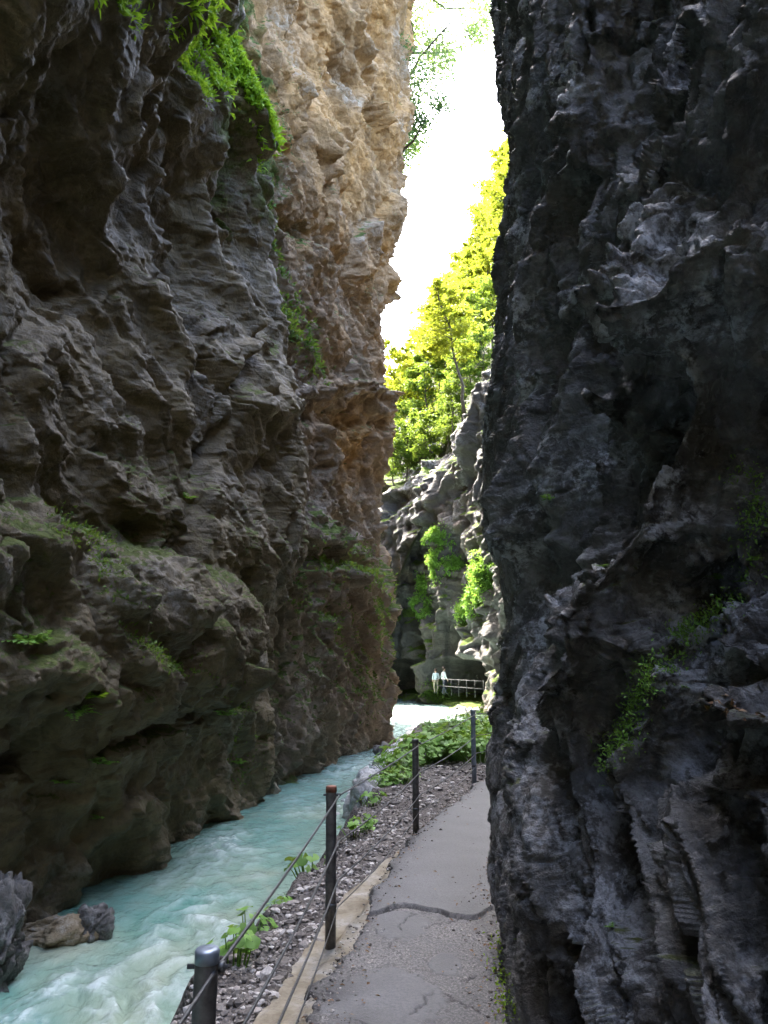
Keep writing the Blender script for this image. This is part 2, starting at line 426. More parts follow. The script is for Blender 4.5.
# ---- left cliff, near part
zkL1 = [-4, -1.6, 0, 1.5, 2.6, 3.6, 5.5, 8, 9.5, 11, 13, 15, 17, 20, 26, 32, 34, 35]
def l1_moss(p, n):
    nz = fbm(p / 1.4, 3, 4)
    a = sm(0.4, 0.9, n[:, 2] + 0.4 * nz) * 0.5
    lip = sm(11.5, 13.5, p[:, 2]) * sm(14.0, 16.5, p[:, 1]) * 0.55
    low = 0.28 * sm(-1.0, 1.0, p[:, 2]) * sm(6.5, 4.5, p[:, 2])
    return np.clip(a + lip + low + 0.18 * nz - 0.03, 0, 1)
tail = [-1.5, -8, -22]
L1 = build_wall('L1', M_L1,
    [(12, -31), (-4, -28), (-7.5, -18), (-6.4, -6), (-5.7, 2), (-4.7, 7), (-3.95, 10.7), (-3.35, 14.5), (-2.8, 18), (-2.5, 19.6), (-3.4, 21.2), (-6.5, 24)],  # first points close the gorge behind the camera, added to cut light from there
    zkL1,
    [[0] * 18, [0] * 18, [0] * 15 + tail, [0] * 15 + tail,
     [0, 0, .2, .5, .3, -.3, -.7, -.8, .2, .6, .8, 1.0, 1.0, .6, .2] + tail,
     [0, 0, .2, .6, .4, -.2, -.8, -1.0, .3, .7, .9, 1.1, 1.0, .6, .2] + tail,
     [0, 0, .2, .4, .5, .0, -.9, -1.1, .0, .6, .9, 1.0, .9, .5, .0] + tail,
     [0, 0, .2, .35, .3, -.1, -.6, -1.0, -1.3, -1.3, -1.0, -.1, .3, .1, -.3] + tail,
     [0, 0, .1, .35, .5, .5, .35, .1, -.5, -.8, -.8, -.45, -.75, -1.3, -1.8] + tail,
     [0, 0, .05, .3, .5, .65, .75, .6, .1, -.4, -.75, -.8, -1.3, -2.0, -2.7] + tail,
     [0] * 7 + [0, -.2, -.4, -.5, -.5, -.8, -1.3, -2.2] + tail, [0] * 15 + tail],
    -4, 35, 700, 1350, 1,
    [('n', 5.0, 0.45, 3, 0.5), ('f', 3.4, (0.1, 0.5, 0.45), 1.5, 0.7, 0.95, 0.10, 0.08, 0.3), ('v', 2.6, (0.0, 0.6, -0.5), 1.7, 0.24, 0.2), ('d', 1.3, (0.0, 0.7, -0.6), 3.5, 0.10, 2, 0.4, None), ('f', 1.3, (0.0, 0.6, -0.5), 1.9, 0.22, 0.46, 0.06, 0.06, 0.15)],
    [('r', (1.3, 1.6, 1.0), 0.025, 3, 0.5), ('v', 0.6, (0, 0.5, -0.5), 1.7, 0.08, 0.2), ('f', 0.40, (0, 0.5, -0.6), 1.6, 0.06, 0.14, 0.025, 0.08, 0.2), ('f', 0.15, (0, 0.5, -0.6), 1.5, 0.018, 0.045, 0.006, 0.1, 0.2), ('v', 0.07, (0, 0.5, 0.5), 1.5, 0.014, 0.3), ('n', 0.16, 0.02, 3, 0.6)],
    lines=[([(84, 60), (74, 150), (105, 200)], .45, -0.600), ([(88, 30), (80, 120), (112, 185)], .22, 0.338), ([(172, 105), (205, 240), (190, 300)], .6, -0.600), ([(232, 40), (245, 150), (238, 260)], .35, -0.450), ([(215, 150), (222, 260), (250, 330)], .35, 0.375),
           ([(0, 480), (110, 505), (175, 545), (250, 575)], .4, -0.450), ([(10, 540), (90, 530), (135, 590)], .45, 0.413), ([(255, 585), (275, 620), (262, 660)], .5, -0.675), ([(225, 480), (262, 470), (292, 440)], .35, -0.450), ([(240, 420), (280, 400)], .5, 0.300),
           ([(112, 748), (160, 730), (206, 714)], .10, -0.225), ([(60, 745), (85, 780), (78, 830)], .3, -0.375), ([(0, 690), (45, 670), (100, 690)], .35, 0.300), ([(120, 520), (165, 530)], .3, -0.375), ([(60, 250), (110, 330), (128, 400)], .35, -0.375), ([(130, 250), (165, 330), (170, 420)], .4, 0.375)],
    seed=4, relax=True, dmin=6, dz=8, moss_fn=l1_moss, alt_fn=lambda p, n: np.clip(0.5 * fbm(p / 2.5, 8, 3) + 0.12, 0, 1) * 0.6,
    pale_fn=lambda p, n: np.clip(sm(0.1, 0.6, fbm(p / 1.8, 12, 3)), 0, 1) * 0.5,
    label='dark mossy brown rock wall overhanging the river at the left')

# ---- left cliff, further ochre buttress
zkL2 = [-4, -1.6, 0, 3.5, 5.0, 5.7, 6.3, 9, 11, 13, 16.5, 19.7, 21.8, 23.5, 28, 31, 37, 48, 51, 53]
def l2_alt(p, n):
    v = fbm(p / np.array([2.2, 2.2, 3.4]), 21, 4)
    spot = np.exp(-((p[:, 1] - 28.5) / 2.2) ** 2 - ((p[:, 2] - 9.8) / 1.6) ** 2) * 0.75
    return np.clip(sm(6, 19, p[:, 2]) * 0.9 + spot + 0.45 * v - 0.1, 0, 1)
def l2_moss(p, n):
    nz = fbm(p / 1.2, 33, 4)
    low = sm(6.3, 5.2, p[:, 2]) * sm(-1.2, 0.8, p[:, 2]) * (0.25 + 0.3 * n[:, 2])
    ed = sm(23, 20.5, p[:, 1]) * sm(9, 11, p[:, 2]) * 0.5
    return np.clip(sm(0.35, 0.8, n[:, 2] + 0.3 * nz) * 0.55 + low + ed + 0.25 * nz, 0, 1)
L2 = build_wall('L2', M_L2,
    [(-7.0, 16.5), (-4.2, 18.6), (-2.75, 21), (-2.0, 25), (-1.2, 28.3), (0.1, 31), (0.25, 32.2), (-2.0, 36.5), (-3.2, 44), (-6, 54), (-14, 64), (-24, 70)],  # last points run on unseen, added with extra height to block the sun
    zkL2,
    [[0] * 17 + [-1, -6, -20], [0] * 17 + [-1, -6, -20],
     [0, 0, .2, .3, .5, .5, .2, .1, .0, -.2, -.5, -.8, -.8, -.8, -.8, -.8, -1, -1, -6, -20],
     [0, .1, .4, .8, 1.0, .7, .0, -.1, .0, .1, .2, .2, .1, .2, .3, .4, .4, -1, -6, -20],
     [0, .1, .4, .7, .7, .5, -.1, -.2, .1, .1, .1, .4, .3, .5, .7, .8, .8, -1, -6, -20],
     [.2, .2, .3, .25, .05, -.1, -.3, -.25, .25, -.05, -.15, .2, .45, 1.0, 1.1, 1.3, 1.3, -1, -6, -20],
     [.2, .2, .2, .15, .0, -.15, -.2, -.2, .25, -.1, -.15, .2, .45, 1.0, 1.1, 1.3, 1.3, -1, -6, -20],
     [0] * 17 + [-1, -6, -20], [0] * 17 + [-1, -4, -10], [0] * 17 + [-1, -4, -10], [0] * 17 + [-1, -4, -10], [0] * 17 + [-1, -4, -10]],
    -4, 53, 680, 960, 1,
    [('n', 5.0, 0.22, 3, 0.5), ('f', 2.6, (0.35, 0.3, 0.85), 1.9, 0.5, 0.75, 0.12, 0.08, 0.3), ('v', 1.4, (0.3, 0.5, -0.5), 2.4, 0.42, 0.5), ('d', 0.7, (0.3, 0.55, -0.8), 4.0, 0.36, 5, 0.5, None)],
    [('r', (0.9, 0.9, 1.2), 0.08, 4, 0.5), ('v', 0.5, (0.4, 0.4, 0.7), 1.8, 0.17, 0.5), ('f', 0.3, (0.3, 0.5, -0.5), 2.4, 0.05, 0.10, 0.04, 0.1, 0.4), ('v', 0.2, (0, 0.5, 0.5), 1.5, 0.065, 0.4), ('n', 0.2, 0.025, 3, 0.6)],
    lines=[([(255, 185), (292, 225), (332, 243), (362, 290), (388, 340)], .28, -.55), ([(312, 5), (338, 50), (362, 88)], .40, -.6), ([(340, 0), (372, 70), (388, 120)], .30, .45), ([(300, 392), (345, 384), (396, 392)], .32, .5), ([(308, 412), (350, 420), (392, 425)], .32, -.5),
           ([(296, 552), (340, 556), (388, 566)], .28, -.8), ([(300, 575), (345, 572), (388, 592)], .4, .35), ([(284, 420), (300, 500), (322, 590)], .55, -1.1), ([(318, 400), (330, 470), (338, 540)], .35, .5), ([(352, 425), (366, 478), (350, 530)], .12, -.3), ([(378, 440), (372, 500), (380, 550)], .14, -.3),
           ([(330, 170), (352, 120), (366, 90)], .35, .5), ([(325, 195), (350, 150), (372, 110)], .22, -.35), ([(278, 95), (300, 60), (310, 20)], .2, -.3), ([(385, 30), (378, 110), (385, 180)], .25, -.3), ([(270, 240), (300, 330), (312, 380)], .4, -.5), ([(340, 610), (350, 680), (345, 740)], .25, -.35), ([(300, 640), (290, 700)], .3, -.3)],
    seed=9, dmin=15, dz=20, zc=8, moss_fn=l2_moss, alt_fn=l2_alt,
    pale_fn=lambda p, n: np.clip(sm(0.0, 0.6, fbm(p / 2.0, 44, 3)), 0, 1) * 0.7,
    label='tall ochre rock buttress rising over the river bend behind the dark left wall')

# ---- right cliff
zkR = [-1, 0, 0.5, 1.0, 1.35, 1.55, 1.75, 2.4, 3.0, 3.6, 4.4, 5.4, 6.4, 8.3, 11, 15, 17, 18, 19.5, 21]
tr = [-3.2, -5, -6]
def r1_pale(p, n):
    v = fbm(p / 0.55, 71, 4)
    return np.clip(sm(-0.15, 0.35, v + 0.3 * n[:, 2]) * sm(9.5, 5.0, p[:, 1]) * (0.55 + 0.45 * sm(1.2, 2.4, p[:, 2])), 0, 1)  # calcite patches, plus wet highlights painted into the colour, more on upward faces
R1 = build_wall('R1', M_R1,
    [(2.4, -26), (1.9, -6), (1.75, -1.2), (1.70, 1.0), (1.50, 2.0), (0.56, 3.7), (0.65, 5.0), (0.87, 6.5), (1.10, 7.4), (2.2, 8.7), (3.7, 11), (5.2, 15), (7.2, 22), (9.0, 32), (10.0, 38), (17, 44)],
    zkR,
    [[0] * 17 + tr, [0] * 12 + [-.3, -.6, -1, -1.5, -2.5] + tr,
     [.5, .42, .35, .25, .15, .0, -.3, -.4, -.3, -.4, -.7, -1.1, -1.4, -1.9, -2.2, -2.5, -2.8] + tr,
     [.5, .42, .35, .25, .16, .0, -.35, -.45, -.35, -.45, -.7, -1.1, -1.4, -1.9, -2.2, -2.5, -2.8] + tr,
     [.4, .34, .28, .2, .12, -.02, -.3, -.38, -.25, -.3, -.45, -.75, -1.0, -1.4, -1.8, -2.2, -2.6] + tr,
     [.0, -.02, -.02, -.05, -.08, -.12, -.2, -.2, -.2, -.25, -.3, -.45, -.6, -.8, -1.2, -1.7, -2.2] + tr,
     [.0, .0, .0, .0, -.05, -.08, -.1, -.1, -.1, -.15, -.25, -.35, -.45, -.55, -.8, -1.3, -1.8] + tr,
     [-.16, -.16, -.15, -.14, -.12, -.1, -.09, -.07, -.07, -.08, -.12, -.18, -.27, -.25, -.35, -.6, -1.1] + tr,
     [-.16, -.16, -.15, -.13, -.1, -.08, -.07, -.05, -.05, -.06, -.1, -.15, -.2, -.2, -.3, -.5, -1.0] + tr,
     [0, 0, 0, 0, 0, 0, 0, 0, .05, .05, 0, -.1, -.2, -.3, -.4, -.7, -1.2] + tr] + [[0] * 15 + [0, 0, -.3, -.6, -1.0]] * 6,
    -1, 21, 1200, 1450, -1,
    [('n', 2.4, 0.08, 3, 0.5), ('f', 1.0, (0.0, 0.1, 1.0), 2.8, 0.30, 0.50, 0.10, 0.08, 0.35), ('d', 0.50, (0.0, 0.0, 1.0), 3.6, 0.34, 2, 0.4, None)],
    [('v', 0.19, (0.0, 0.15, 1.0), 2.4, 0.095, 0.45), ('f', 0.13, (0.2, -0.3, 0.9), 2.0, 0.04, 0.07, 0.015, 0.10, 0.4), ('v', 0.075, (0, -0.2, 0.9), 1.9, 0.034, 0.4), ('v', 0.032, (0, -0.5, 0.6), 1.5, 0.014, 0.3), ('v', 0.014, (0, -0.5, 0.6), 1.5, 0.006, 0.3)],
    pre=lambda p: np.stack([p[:, 0], p[:, 1] + np.where(p[:, 2] > 1.2, .45 * (p[:, 2] - 1.2), -.55 * (p[:, 2] - 1.2)), p[:, 2]], 1),
    feats=[(612, 470, .20, .40, .35, -.42), (665, 600, .15, .18, .2, -.30), (622, 612, .14, .18, 0, .22), (565, 640, .16, .15, 0, -.28), (740, 420, .2, .16, .3, -.16), (715, 570, .2, .10, 0, -.16),
           (700, 290, .5, .22, .2, .2), (560, 150, .7, 1.6, .2, -.35), (660, 110, .4, .9, .3, .2), (740, 770, .3, .12, 0, -.15), (640, 340, .3, .35, .3, .15)],
    lines=[([(690, 0), (672, 110), (655, 190), (600, 330), (585, 400), (552, 560)], .18, -.36), ([(705, 60), (660, 240), (622, 330), (600, 420)], .13, .25), ([(608, 0), (600, 120), (570, 260), (540, 400), (515, 560)], .12, .28),
           ([(520, 560), (530, 690), (545, 760), (578, 850), (590, 940), (572, 1020)], .14, -.22), ([(585, 690), (562, 790), (590, 860), (612, 960)], .13, .12), ([(500, 680), (512, 800), (520, 900), (540, 1010)], .06, -.14),
           ([(660, 770), (720, 880), (768, 960)], .06, -.08), ([(700, 760), (768, 850)], .06, -.08), ([(600, 690), (680, 696), (768, 700)], .07, .12), ([(620, 725), (700, 740), (768, 760)], .05, -.10)],
    seed=14, cap=0.24, relax=True, dmin=1.6, dz=2.4, zc=1.6, moss_fn=up_moss(0.5, 1.0, 0.5, 61, 0.5), alt_fn=lambda p, n: np.clip(fbm(p / 0.9, 66, 3) * 0.7 - 0.05, 0, 1),
    pale_fn=r1_pale, amp_fn=lambda p: 1 - (0.55 + 0.2 * sm(1.2, .4, p[:, 2])) * sm(3.5, 4.2, p[:, 1]) * sm(9.5, 8.5, p[:, 1]) * sm(9, 5, p[:, 2]),
    label='craggy wet grey rock wall rising beside the path at the right')

# ---- far cliff with the gallery walkway
zkF = [-4, -1.9, -0.9, -0.6, 1.25, 1.55, 4, 8, 12, 15, 17, 20, 23, 27, 32, 40, 50]
def wl(top, rec=0.0, b=0.0):
    o = [b, b, b, b, b - rec, b + .1, b, b, b - .2, b - .4, b - .6, b - .9, b - 1.2, b - 2, b - 4, b - 8, b - 14]
    if rec: o[3] = b - rec
    return [v - max(0, z - top) * 1.25 for v, z in zip(o, zkF)]
def f_pale(p, n):
    w = np.clip(fbm(p / np.array([1.3, 1.3, 9.0]), 83, 3) - 0.05, 0, 1)
    return w * sm(5, 9, p[:, 2])
def f_moss(p, n):
    nz = fbm(p / 2.4, 87, 4)
    return np.clip(sm(0.35, 0.8, n[:, 2] + 0.4 * nz) * 0.75 + 0.2 * nz - 0.05, 0, 1)
FC = build_wall('F', M_F,
    [(13, 30), (9.2, 38), (7.6, 43), (6.0, 48), (5.0, 50.8), (4.1, 53.4), (3.5, 55), (3.1, 56.2), (2.5, 57.6), (1.6, 59.4), (0.6, 61), (-2, 64), (-9, 70), (-16, 80)],
    zkF,
    [wl(24), wl(24), wl(23), wl(21), wl(20, 5), wl(17.5, 6.0), wl(16, 5), wl(15, 0, .5), wl(15.5, 0, .3), wl(16, 4.5), wl(15.5, 2.5), wl(15), wl(15), wl(15)],
    -4, 50, 440, 560, -1,
    [('n', 6.0, 0.5, 3, 0.5), ('f', 4.2, (0.2, 0.3, 1.0), 1.7, 1.5, 1.5, 0.15, 0.1, 0.5), ('v', 2.4, (0.3, 0.3, 0.8), 1.8, 1.0, 0.5), ('d', 1.2, (0.6, 0.5, 0.5), 3.0, 0.7, 5, 0.55, None)],
    [('v', 0.95, (0.3, 0.4, 0.7), 1.6, 0.42, 0.4), ('v', 0.4, (0, 0.5, 0.5), 1.5, 0.15, 0.4)],
    seed=23, relax=True, dmin=34, dz=40, zc=6, moss_fn=f_moss, pale_fn=f_pale, alt_fn=lambda p, n: np.clip(fbm(p / 4, 89, 3), 0, 1) * 0.6,
    label='far pale grey rock wall with a gallery walkway cut into its foot')

# ------------------------------------------------------------------ wooded hillside beyond
def hill_z(x, y):
    z = 8.0 + (y - 62) * 0.42 + np.where(x > 0, x * 2.05, x * 0.9)
    return z + 1.6 * np.sin(x * 0.31 + y * 0.17) + 1.1 * np.sin(x * 0.7 - y * 0.23)
hx, hy = np.meshgrid(np.linspace(-34, 60, 150), np.linspace(58, 190, 150), indexing='ij')
hzz = hill_z(hx, hy)
HP = np.stack([hx, hy, hzz + 0.8 * fbm(np.stack([hx, hy, hzz], -1).reshape(-1, 3) / 4, 5, 4).reshape(hx.shape)], -1)
M_HILL = plain_mat('forest_floor', (0.035, 0.04, 0.016), 0.95, 0, 0.5, 0.8, 0.4)
tag(mesh_np('hillside', HP, grid_faces(150, 150), M_HILL), 'steep wooded slope rising beyond the far cliff', None, kind='structure')

# ------------------------------------------------------------------ river
W_Y = [-30, -5, 5, 9.3, 14.7, 21, 31, 42, 50, 60]; W_X = [-1.75, -1.75, -1.8, -1.75, -.75, -.4, .6, 2.9, 5.4, 8]
T_Y = [-30, 2, 4, 5.3, 7.7, 10, 13, 20, 31, 42, 50]; T_X = [-1.2, -1.15, -1.1, -1.02, -.5, -.25, .1, .75, 1.7, 4.2, 6.6]
LP_Y = [-30, 2, 4.2, 5.9, 7.3, 9.0, 10.9, 14, 20, 30, 44]; LP_X = [-.45, -.42, -.31, -.06, .14, .61, 1.2, 2.35, 4.4, 6.8, 9]
def waterline(y): return np.interp(y, W_Y, W_X)
def banktop(y): return np.interp(y, T_Y, T_X)
def pathleft(y): return np.interp(y, LP_Y, LP_X)

def river_z(y): return -1.6 + np.maximum(0, y - 36) * 0.012
nyr, nxr = 760, 230
yy = np.concatenate([np.linspace(-24, 5.9, 30), 6 * (96 / 6.0) ** np.linspace(0, 1, nyr - 30)])
xc = np.interp(yy, [-24, 10, 20, 30, 40, 50, 60, 96], [-4, -3.4, -2, -.2, 1.2, 2.2, 1.5, -4])
wd = np.interp(yy, [-24, 10, 30, 60, 96], [5, 4.2, 4.2, 9, 16])
RX = xc[:, None] + np.linspace(-1, 1, nxr)[None] * wd[:, None]
RY = np.repeat(yy[:, None], nxr, 1)
rp = np.stack([RX, RY, np.zeros_like(RX)], -1).reshape(-1, 3)
flow = rp.copy(); wv = 0.35 * np.stack([fbm(rp / 1.2, 201, 2), fbm(rp / 1.2, 202, 2), np.zeros(len(rp))], 1)
flow = (rp + wv) / np.array([0.55, 1.5, 1])
w1 = fbm(flow, 210, 5, 0.55, True); w2 = fbm(rp / 0.35, 220, 3, 0.55); w3 = fbm(rp / np.array([1.7, 2.4, 1]), 230, 3)
chop = 0.35 + 0.65 * sm(-0.2, 0.4, w3)
rap = np.zeros(len(rp))
for (px, py, rx, ry, a) in ((120, 1010, 1.1, 0.9, .9), (190, 935, .8, .8, .75), (232, 842, .7, 1.2, 0.9), (205, 905, .6, .5, .7), (350, 768, 1.1, 2.4, .7), (395, 722, 1.8, 6, .6), (420, 712, 2.0, 7, .5), (30, 1015, .8, .7, .8), (300, 800, .6, 1.5, .4)):
    c = atz(px, py, -1.6)
    rap += a * np.exp(-((rp[:, 0] - c[0]) / rx) ** 2 - ((rp[:, 1] - c[1]) / ry) ** 2)
zz = river_z(rp[:, 1]) + 0.035 * chop * w1 + 0.012 * w2 + 0.06 * rap * (0.6 + w1) + 0.02 * w3
foam = np.clip(rap * sm(-0.3, 0.6, w1 + 0.6 * w2) * 0.48 + 0.14 * sm(0.3, 0.7, w1 + 0.3 * w3 + .2 * w2) * sm(0.0, .5, w3), 0, 1)
edge_r = waterline(rp[:, 1]) - rp[:, 0]
shal = np.clip(1 - edge_r / 1.3, 0, 1) * 0.5 + 0.9 * np.exp(-((rp[:, 0] - atz(60, 945, -1.6)[0]) / .7) ** 2 - ((rp[:, 1] - atz(60, 945, -1.6)[1]) / .7) ** 2)
shal = np.clip(shal + 0.35 * sm(0.0, .5, w3) * sm(30, 14, rp[:, 1]), 0, 1)
rp[:, 2] = zz
m = NT('glacial_water')
nz_ = m.noise(m.mapping((1.6, 0.7, 1)), 1.4, 5, 0.6, 0.5)
deep = m.ramp(nz_, [(0.3, (0.10, 0.265, 0.21)), (0.55, (0.18, 0.335, 0.27)), (0.75, (0.28, 0.39, 0.31))])
c = m.mix(m.attr('shallow'), deep, (0.38, 0.41, 0.29))
c = m.mix(m.attr('upstream'), c, (0.25, 0.35, 0.325))
fm = m.math('MULTIPLY', m.attr('foam'), m.ramp(m.noise(m.mapping((1.5, 0.8, 1)), 5, 6, 0.7, 0.6), [(0.36, 0.25), (0.56, 1.0)]))
c = m.mix(fm, c, (0.80, 0.88, 0.88))
rr = m.math('ADD', m.math('MULTIPLY', fm, 0.5), 0.10)
nb = m.bump(m.noise(m.mapping((2.0, 1.0, 1)), 7, 6, 0.65, 0.4), 0.6, 0.05)
M_W = m.pbr(c, rr, nb, 0, 0.5, 1.33)
tag(mesh_np('river', rp, grid_faces(len(yy), nxr)[:, ::-1], M_W, attrs={'foam': foam, 'shallow': shal, 'upstream': sm(9, 38, rp[:, 1]) * 0.75}),
    'turquoise glacial stream rushing through the gorge', None, kind='structure')

# ------------------------------------------------------------------ river bank under and beside the path
ybk = np.concatenate([np.linspace(-26, 1.4, 20), 1.5 * (50 / 1.5) ** np.linspace(0, 1, 620)])
nxb = 260
rb_y = [-30, -6, -1.2, 1.0, 2.0, 3.7, 5.0, 6.5, 7.4, 8.7, 11, 15, 22, 32, 44, 50]; rb_x = [2.4, 1.9, 1.75, 1.70, 1.5, .56, .65, .87, 1.10, 2.2, 3.7, 5.2, 7.2, 9.0, 10, 10]
def rbase(y): return np.interp(y, rb_y, rb_x)
uu = np.linspace(0, 1, nxb) ** 0.8
x0 = waterline(ybk) - 0.35; x1 = rbase(ybk) + 0.9
BX = x0[:, None] + (x1 - x0)[:, None] * uu[None]; BY = np.repeat(ybk[:, None], nxb, 1)
jag = 0.16 * fbm(np.stack([BX * 0.3, BY, BY * 0], -1).reshape(-1, 3) / 0.5, 300, 3).reshape(BX.shape)
wl_, bt_, pl_ = waterline(BY), banktop(BY) + jag, pathleft(BY) - 0.3
t = np.clip((BX - wl_ + 0.35) / np.maximum(bt_ - wl_ + 0.35, 0.1), 0, 1)
BZ = -1.95 + 1.80 * (t ** 1.25)
t2 = np.clip((BX - bt_) / np.maximum(pl_ - bt_, 0.1), 0, 1)
BZ = np.where(BX > bt_, -0.15 + 0.11 * t2, BZ) - 1.5 * sm(23, 33, BY)
bp = np.stack([BX, BY, BZ], -1).reshape(-1, 3)
rough_b = 0.05 * fbm(bp / 0.35, 310, 4) + 0.02 * fbm(bp / 0.07, 320, 3) * (1 + 0 * bp[:, 0])
o_, t_, e_, r_ = facets(bp, basis((0, 1, 0), 1.2, 0.45), 330, 0.4)
steep = sm(1.0, 0.7, t.reshape(-1))
onpath = sm(-.05, .1, (BX - pl_).reshape(-1))
bp[:, 2] += (rough_b + steep * (0.22 * o_ + 0.2 * t_)) * (1 - onpath) - 0.05 * onpath
m = NT('bank_earth')
n1 = m.noise(m.tc, 7, 8, 0.7); n2 = m.voro(m.tc, 38); n3 = m.noise(m.tc, 1.2, 4)
c = m.ramp(n1, [(0.3, (0.05, 0.042, 0.035)), (0.5, (0.15, 0.13, 0.115)), (0.72, (0.30, 0.27, 0.25))])
c = m.mix(m.ramp(n2, [(0.15, 0.0), (0.5, 0.6)]), c, (0.045, 0.04, 0.035))
M_BANK = m.pbr(c, 0.85, m.bump(m.math('SUBTRACT', n1, n2), 0.7, 0.03))
tag(mesh_np('river_bank', bp, grid_faces(len(ybk), nxb)[:, ::-1], M_BANK), 'stony strip of bank between the path and the river', None, kind='structure')
def bank_z(x, y):
    i = np.searchsorted(ybk, y); i = min(max(i, 1), len(ybk) - 1)
    row = bp.reshape(len(ybk), nxb, 3)[i]
    return float(np.interp(x, row[:, 0], row[:, 2]))

# ------------------------------------------------------------------ path: concrete edge and patched asphalt
yp = np.concatenate([np.linspace(-26, 1.4, 16), 1.5 * (21 / 1.5) ** np.linspace(0, 1, 900)])
nxp = 240
Lp = pathleft(yp); Rp = rbase(yp) + 0.5
PX = Lp[:, None] + (Rp - Lp)[:, None] * np.linspace(0, 1, nxp)[None]
PY = np.repeat(yp[:, None], nxp, 1)
q = np.stack([PX, PY, PX * 0], -1).reshape(-1, 3)
ejag = 0.07 * fbm(q * np.array([.2, 1, 1]) / 0.45, 402, 4, 0.6)
ejag = np.where((q[:, 1] > 4.15) & (q[:, 1] < 4.75), ejag - 0.12 * np.exp(-((q[:, 1] - 4.45) / .13) ** 2), ejag)
ejag = ejag.reshape(PX.shape) - 0.03
PX = PX + ejag * (1 - np.linspace(0, 1, nxp)[None])
q[:, 0] = PX.reshape(-1)
yb = 5.62 + 0.10 * np.sin(q[:, 0] * 9) + 0.10 * fbm(q / 0.3, 410, 3) + 0.16 * np.abs(q[:, 0] - 0.28)
step = sm(-0.006, 0.012, q[:, 1] - yb)
crack = np.exp(-((q[:, 1] - yb + 0.012) / 0.014) ** 2) * sm(.75, .5, q[:, 0])
fine = fbm(q / 0.022, 420, 3, 0.6)
patch = np.zeros(len(q))
for (px, py, rx, ry) in ((400, 925, .17, .28), (445, 965, .09, .16), (385, 1000, .28, .4), (455, 840, .14, .5)):
    c0 = atz(px, py, 0)
    d = ((q[:, 0] - c0[0]) / rx) ** 2 + ((q[:, 1] - c0[1]) / ry) ** 2 + 0.5 * fbm(q / 0.12, 430, 3)
    patch = np.maximum(patch, sm(1.1, 0.85, d))
smoothm = np.clip(np.maximum(step, patch), 0, 1)
_o, _t, ced, _r = facets(q + 0.05 * np.stack([fbm(q / .12, 461, 3), fbm(q / .12, 462, 3), 0 * q[:, 0]], 1), basis((0, 1, 0), 1.3, 0.5), 463, 0.3)
crack = np.maximum(crack, np.exp(-(ced / 0.014) ** 2) * (1 - step) * sm(-.2, .2, fbm(q / .4, 465, 2)) * .8)
q[:, 2] = 0.0 + 0.022 * step + 0.006 * fbm(q / 0.5, 440, 2) + fine * (0.0045 * (1 - smoothm) + 0.0010) + 0.006 * patch * (1 - step) - 0.016 * crack
el = (q[:, 0] - (np.repeat(Lp[:, None], nxp, 1) + ejag).reshape(-1))
q[:, 2] -= 0.05 * sm(0.03, 0.0, el)
m = NT('patched_asphalt')
n1 = m.noise(m.tc, 75, 4, 0.8); n2 = m.noise(m.tc, 2.2, 8, 0.7)
old = m.ramp(n1, [(0.32, (0.035, 0.033, 0.031)), (0.5, (0.12, 0.114, 0.107)), (0.64, (0.34, 0.325, 0.30))])
new = m.ramp(n1, [(0.3, (0.10, 0.10, 0.099)), (0.7, (0.19, 0.19, 0.187))])
c = m.mix(m.attr('smooth'), old, new)
c = m.mix(m.ramp(n2, [(0.38, 0.75), (0.6, 0.0)]), c, (0.045, 0.045, 0.046))
c = m.mix(m.attr('crack'), c, (0.015, 0.015, 0.016))
c = m.mix(m.math('MULTIPLY', m.attr('edge'), 0.75), c, (0.03, 0.03, 0.032))
M_ASPH = m.pbr(c, m.ramp(n2, [(0.35, 0.42), (0.65, 0.75)]), m.bump(n1, 0.5, 0.012))
eg = sm(0.09, 0.02, el + 0.03 * fbm(q / .05, 450, 2)) * (1 - 0.4 * step)
dk = atz(335, 992, 0); eg = np.maximum(eg, np.exp(-((q[:, 0] - dk[0]) / .09) ** 2 - ((q[:, 1] - dk[1]) / .16) ** 2))
tag(mesh_np('path', q, grid_faces(len(yp), nxp)[:, ::-1], M_ASPH, attrs={'smooth': smoothm, 'crack': crack, 'edge': eg}),
    'narrow patched asphalt footpath along the foot of the right wall', None, kind='structure')
# concrete edge strip
yk = np.concatenate([np.linspace(-26, 1.4, 10), np.linspace(1.5, 8.0, 420)]); nk = 70
inn = pathleft(yk) + 0.12; wid = np.interp(yk, [-26, 4, 6.2, 7.2, 8.0], [.46, .46, .42, .25, .16])
KX = inn[:, None] - wid[:, None] * np.linspace(0, 1, nk)[None] + 0.0; KY = np.repeat(yk[:, None], nk, 1)
kq = np.stack([KX, KY, KX * 0], -1).reshape(-1, 3); v = np.tile(np.linspace(0, 1, nk), len(yk))
kq[:, 0] += 0.03 * fbm(kq * np.array([.2, 1, 1]) / .35, 501, 3) * v
kq[:, 2] = -0.012 - 0.03 * sm(.45, .55, v + 0.12 * fbm(kq / .3, 503, 2)) + 0.008 * fbm(kq / .15, 505, 4) - 0.10 * sm(.93, 1, v)
m = NT('weathered_concrete')
n1 = m.noise(m.tc, 4, 8, 0.65, 0.5); n2 = m.noise(m.tc, 60, 4, 0.7)
c = m.ramp(n1, [(0.3, (0.13, 0.10, 0.06)), (0.48, (0.24, 0.21, 0.15)), (0.66, (0.34, 0.325, 0.285))])
c = m.mix(m.ramp(n2, [(0.36, 0.5), (0.5, 0.0)]), c, (0.12, 0.10, 0.075))
M_CONC = m.pbr(c, 0.8, m.bump(n2, 0.3, 0.006))
tag(mesh_np('kerb', kq, grid_faces(len(yk), nk), M_CONC), 'yellow stained concrete edge strip under the railing posts', None, kind='structure')

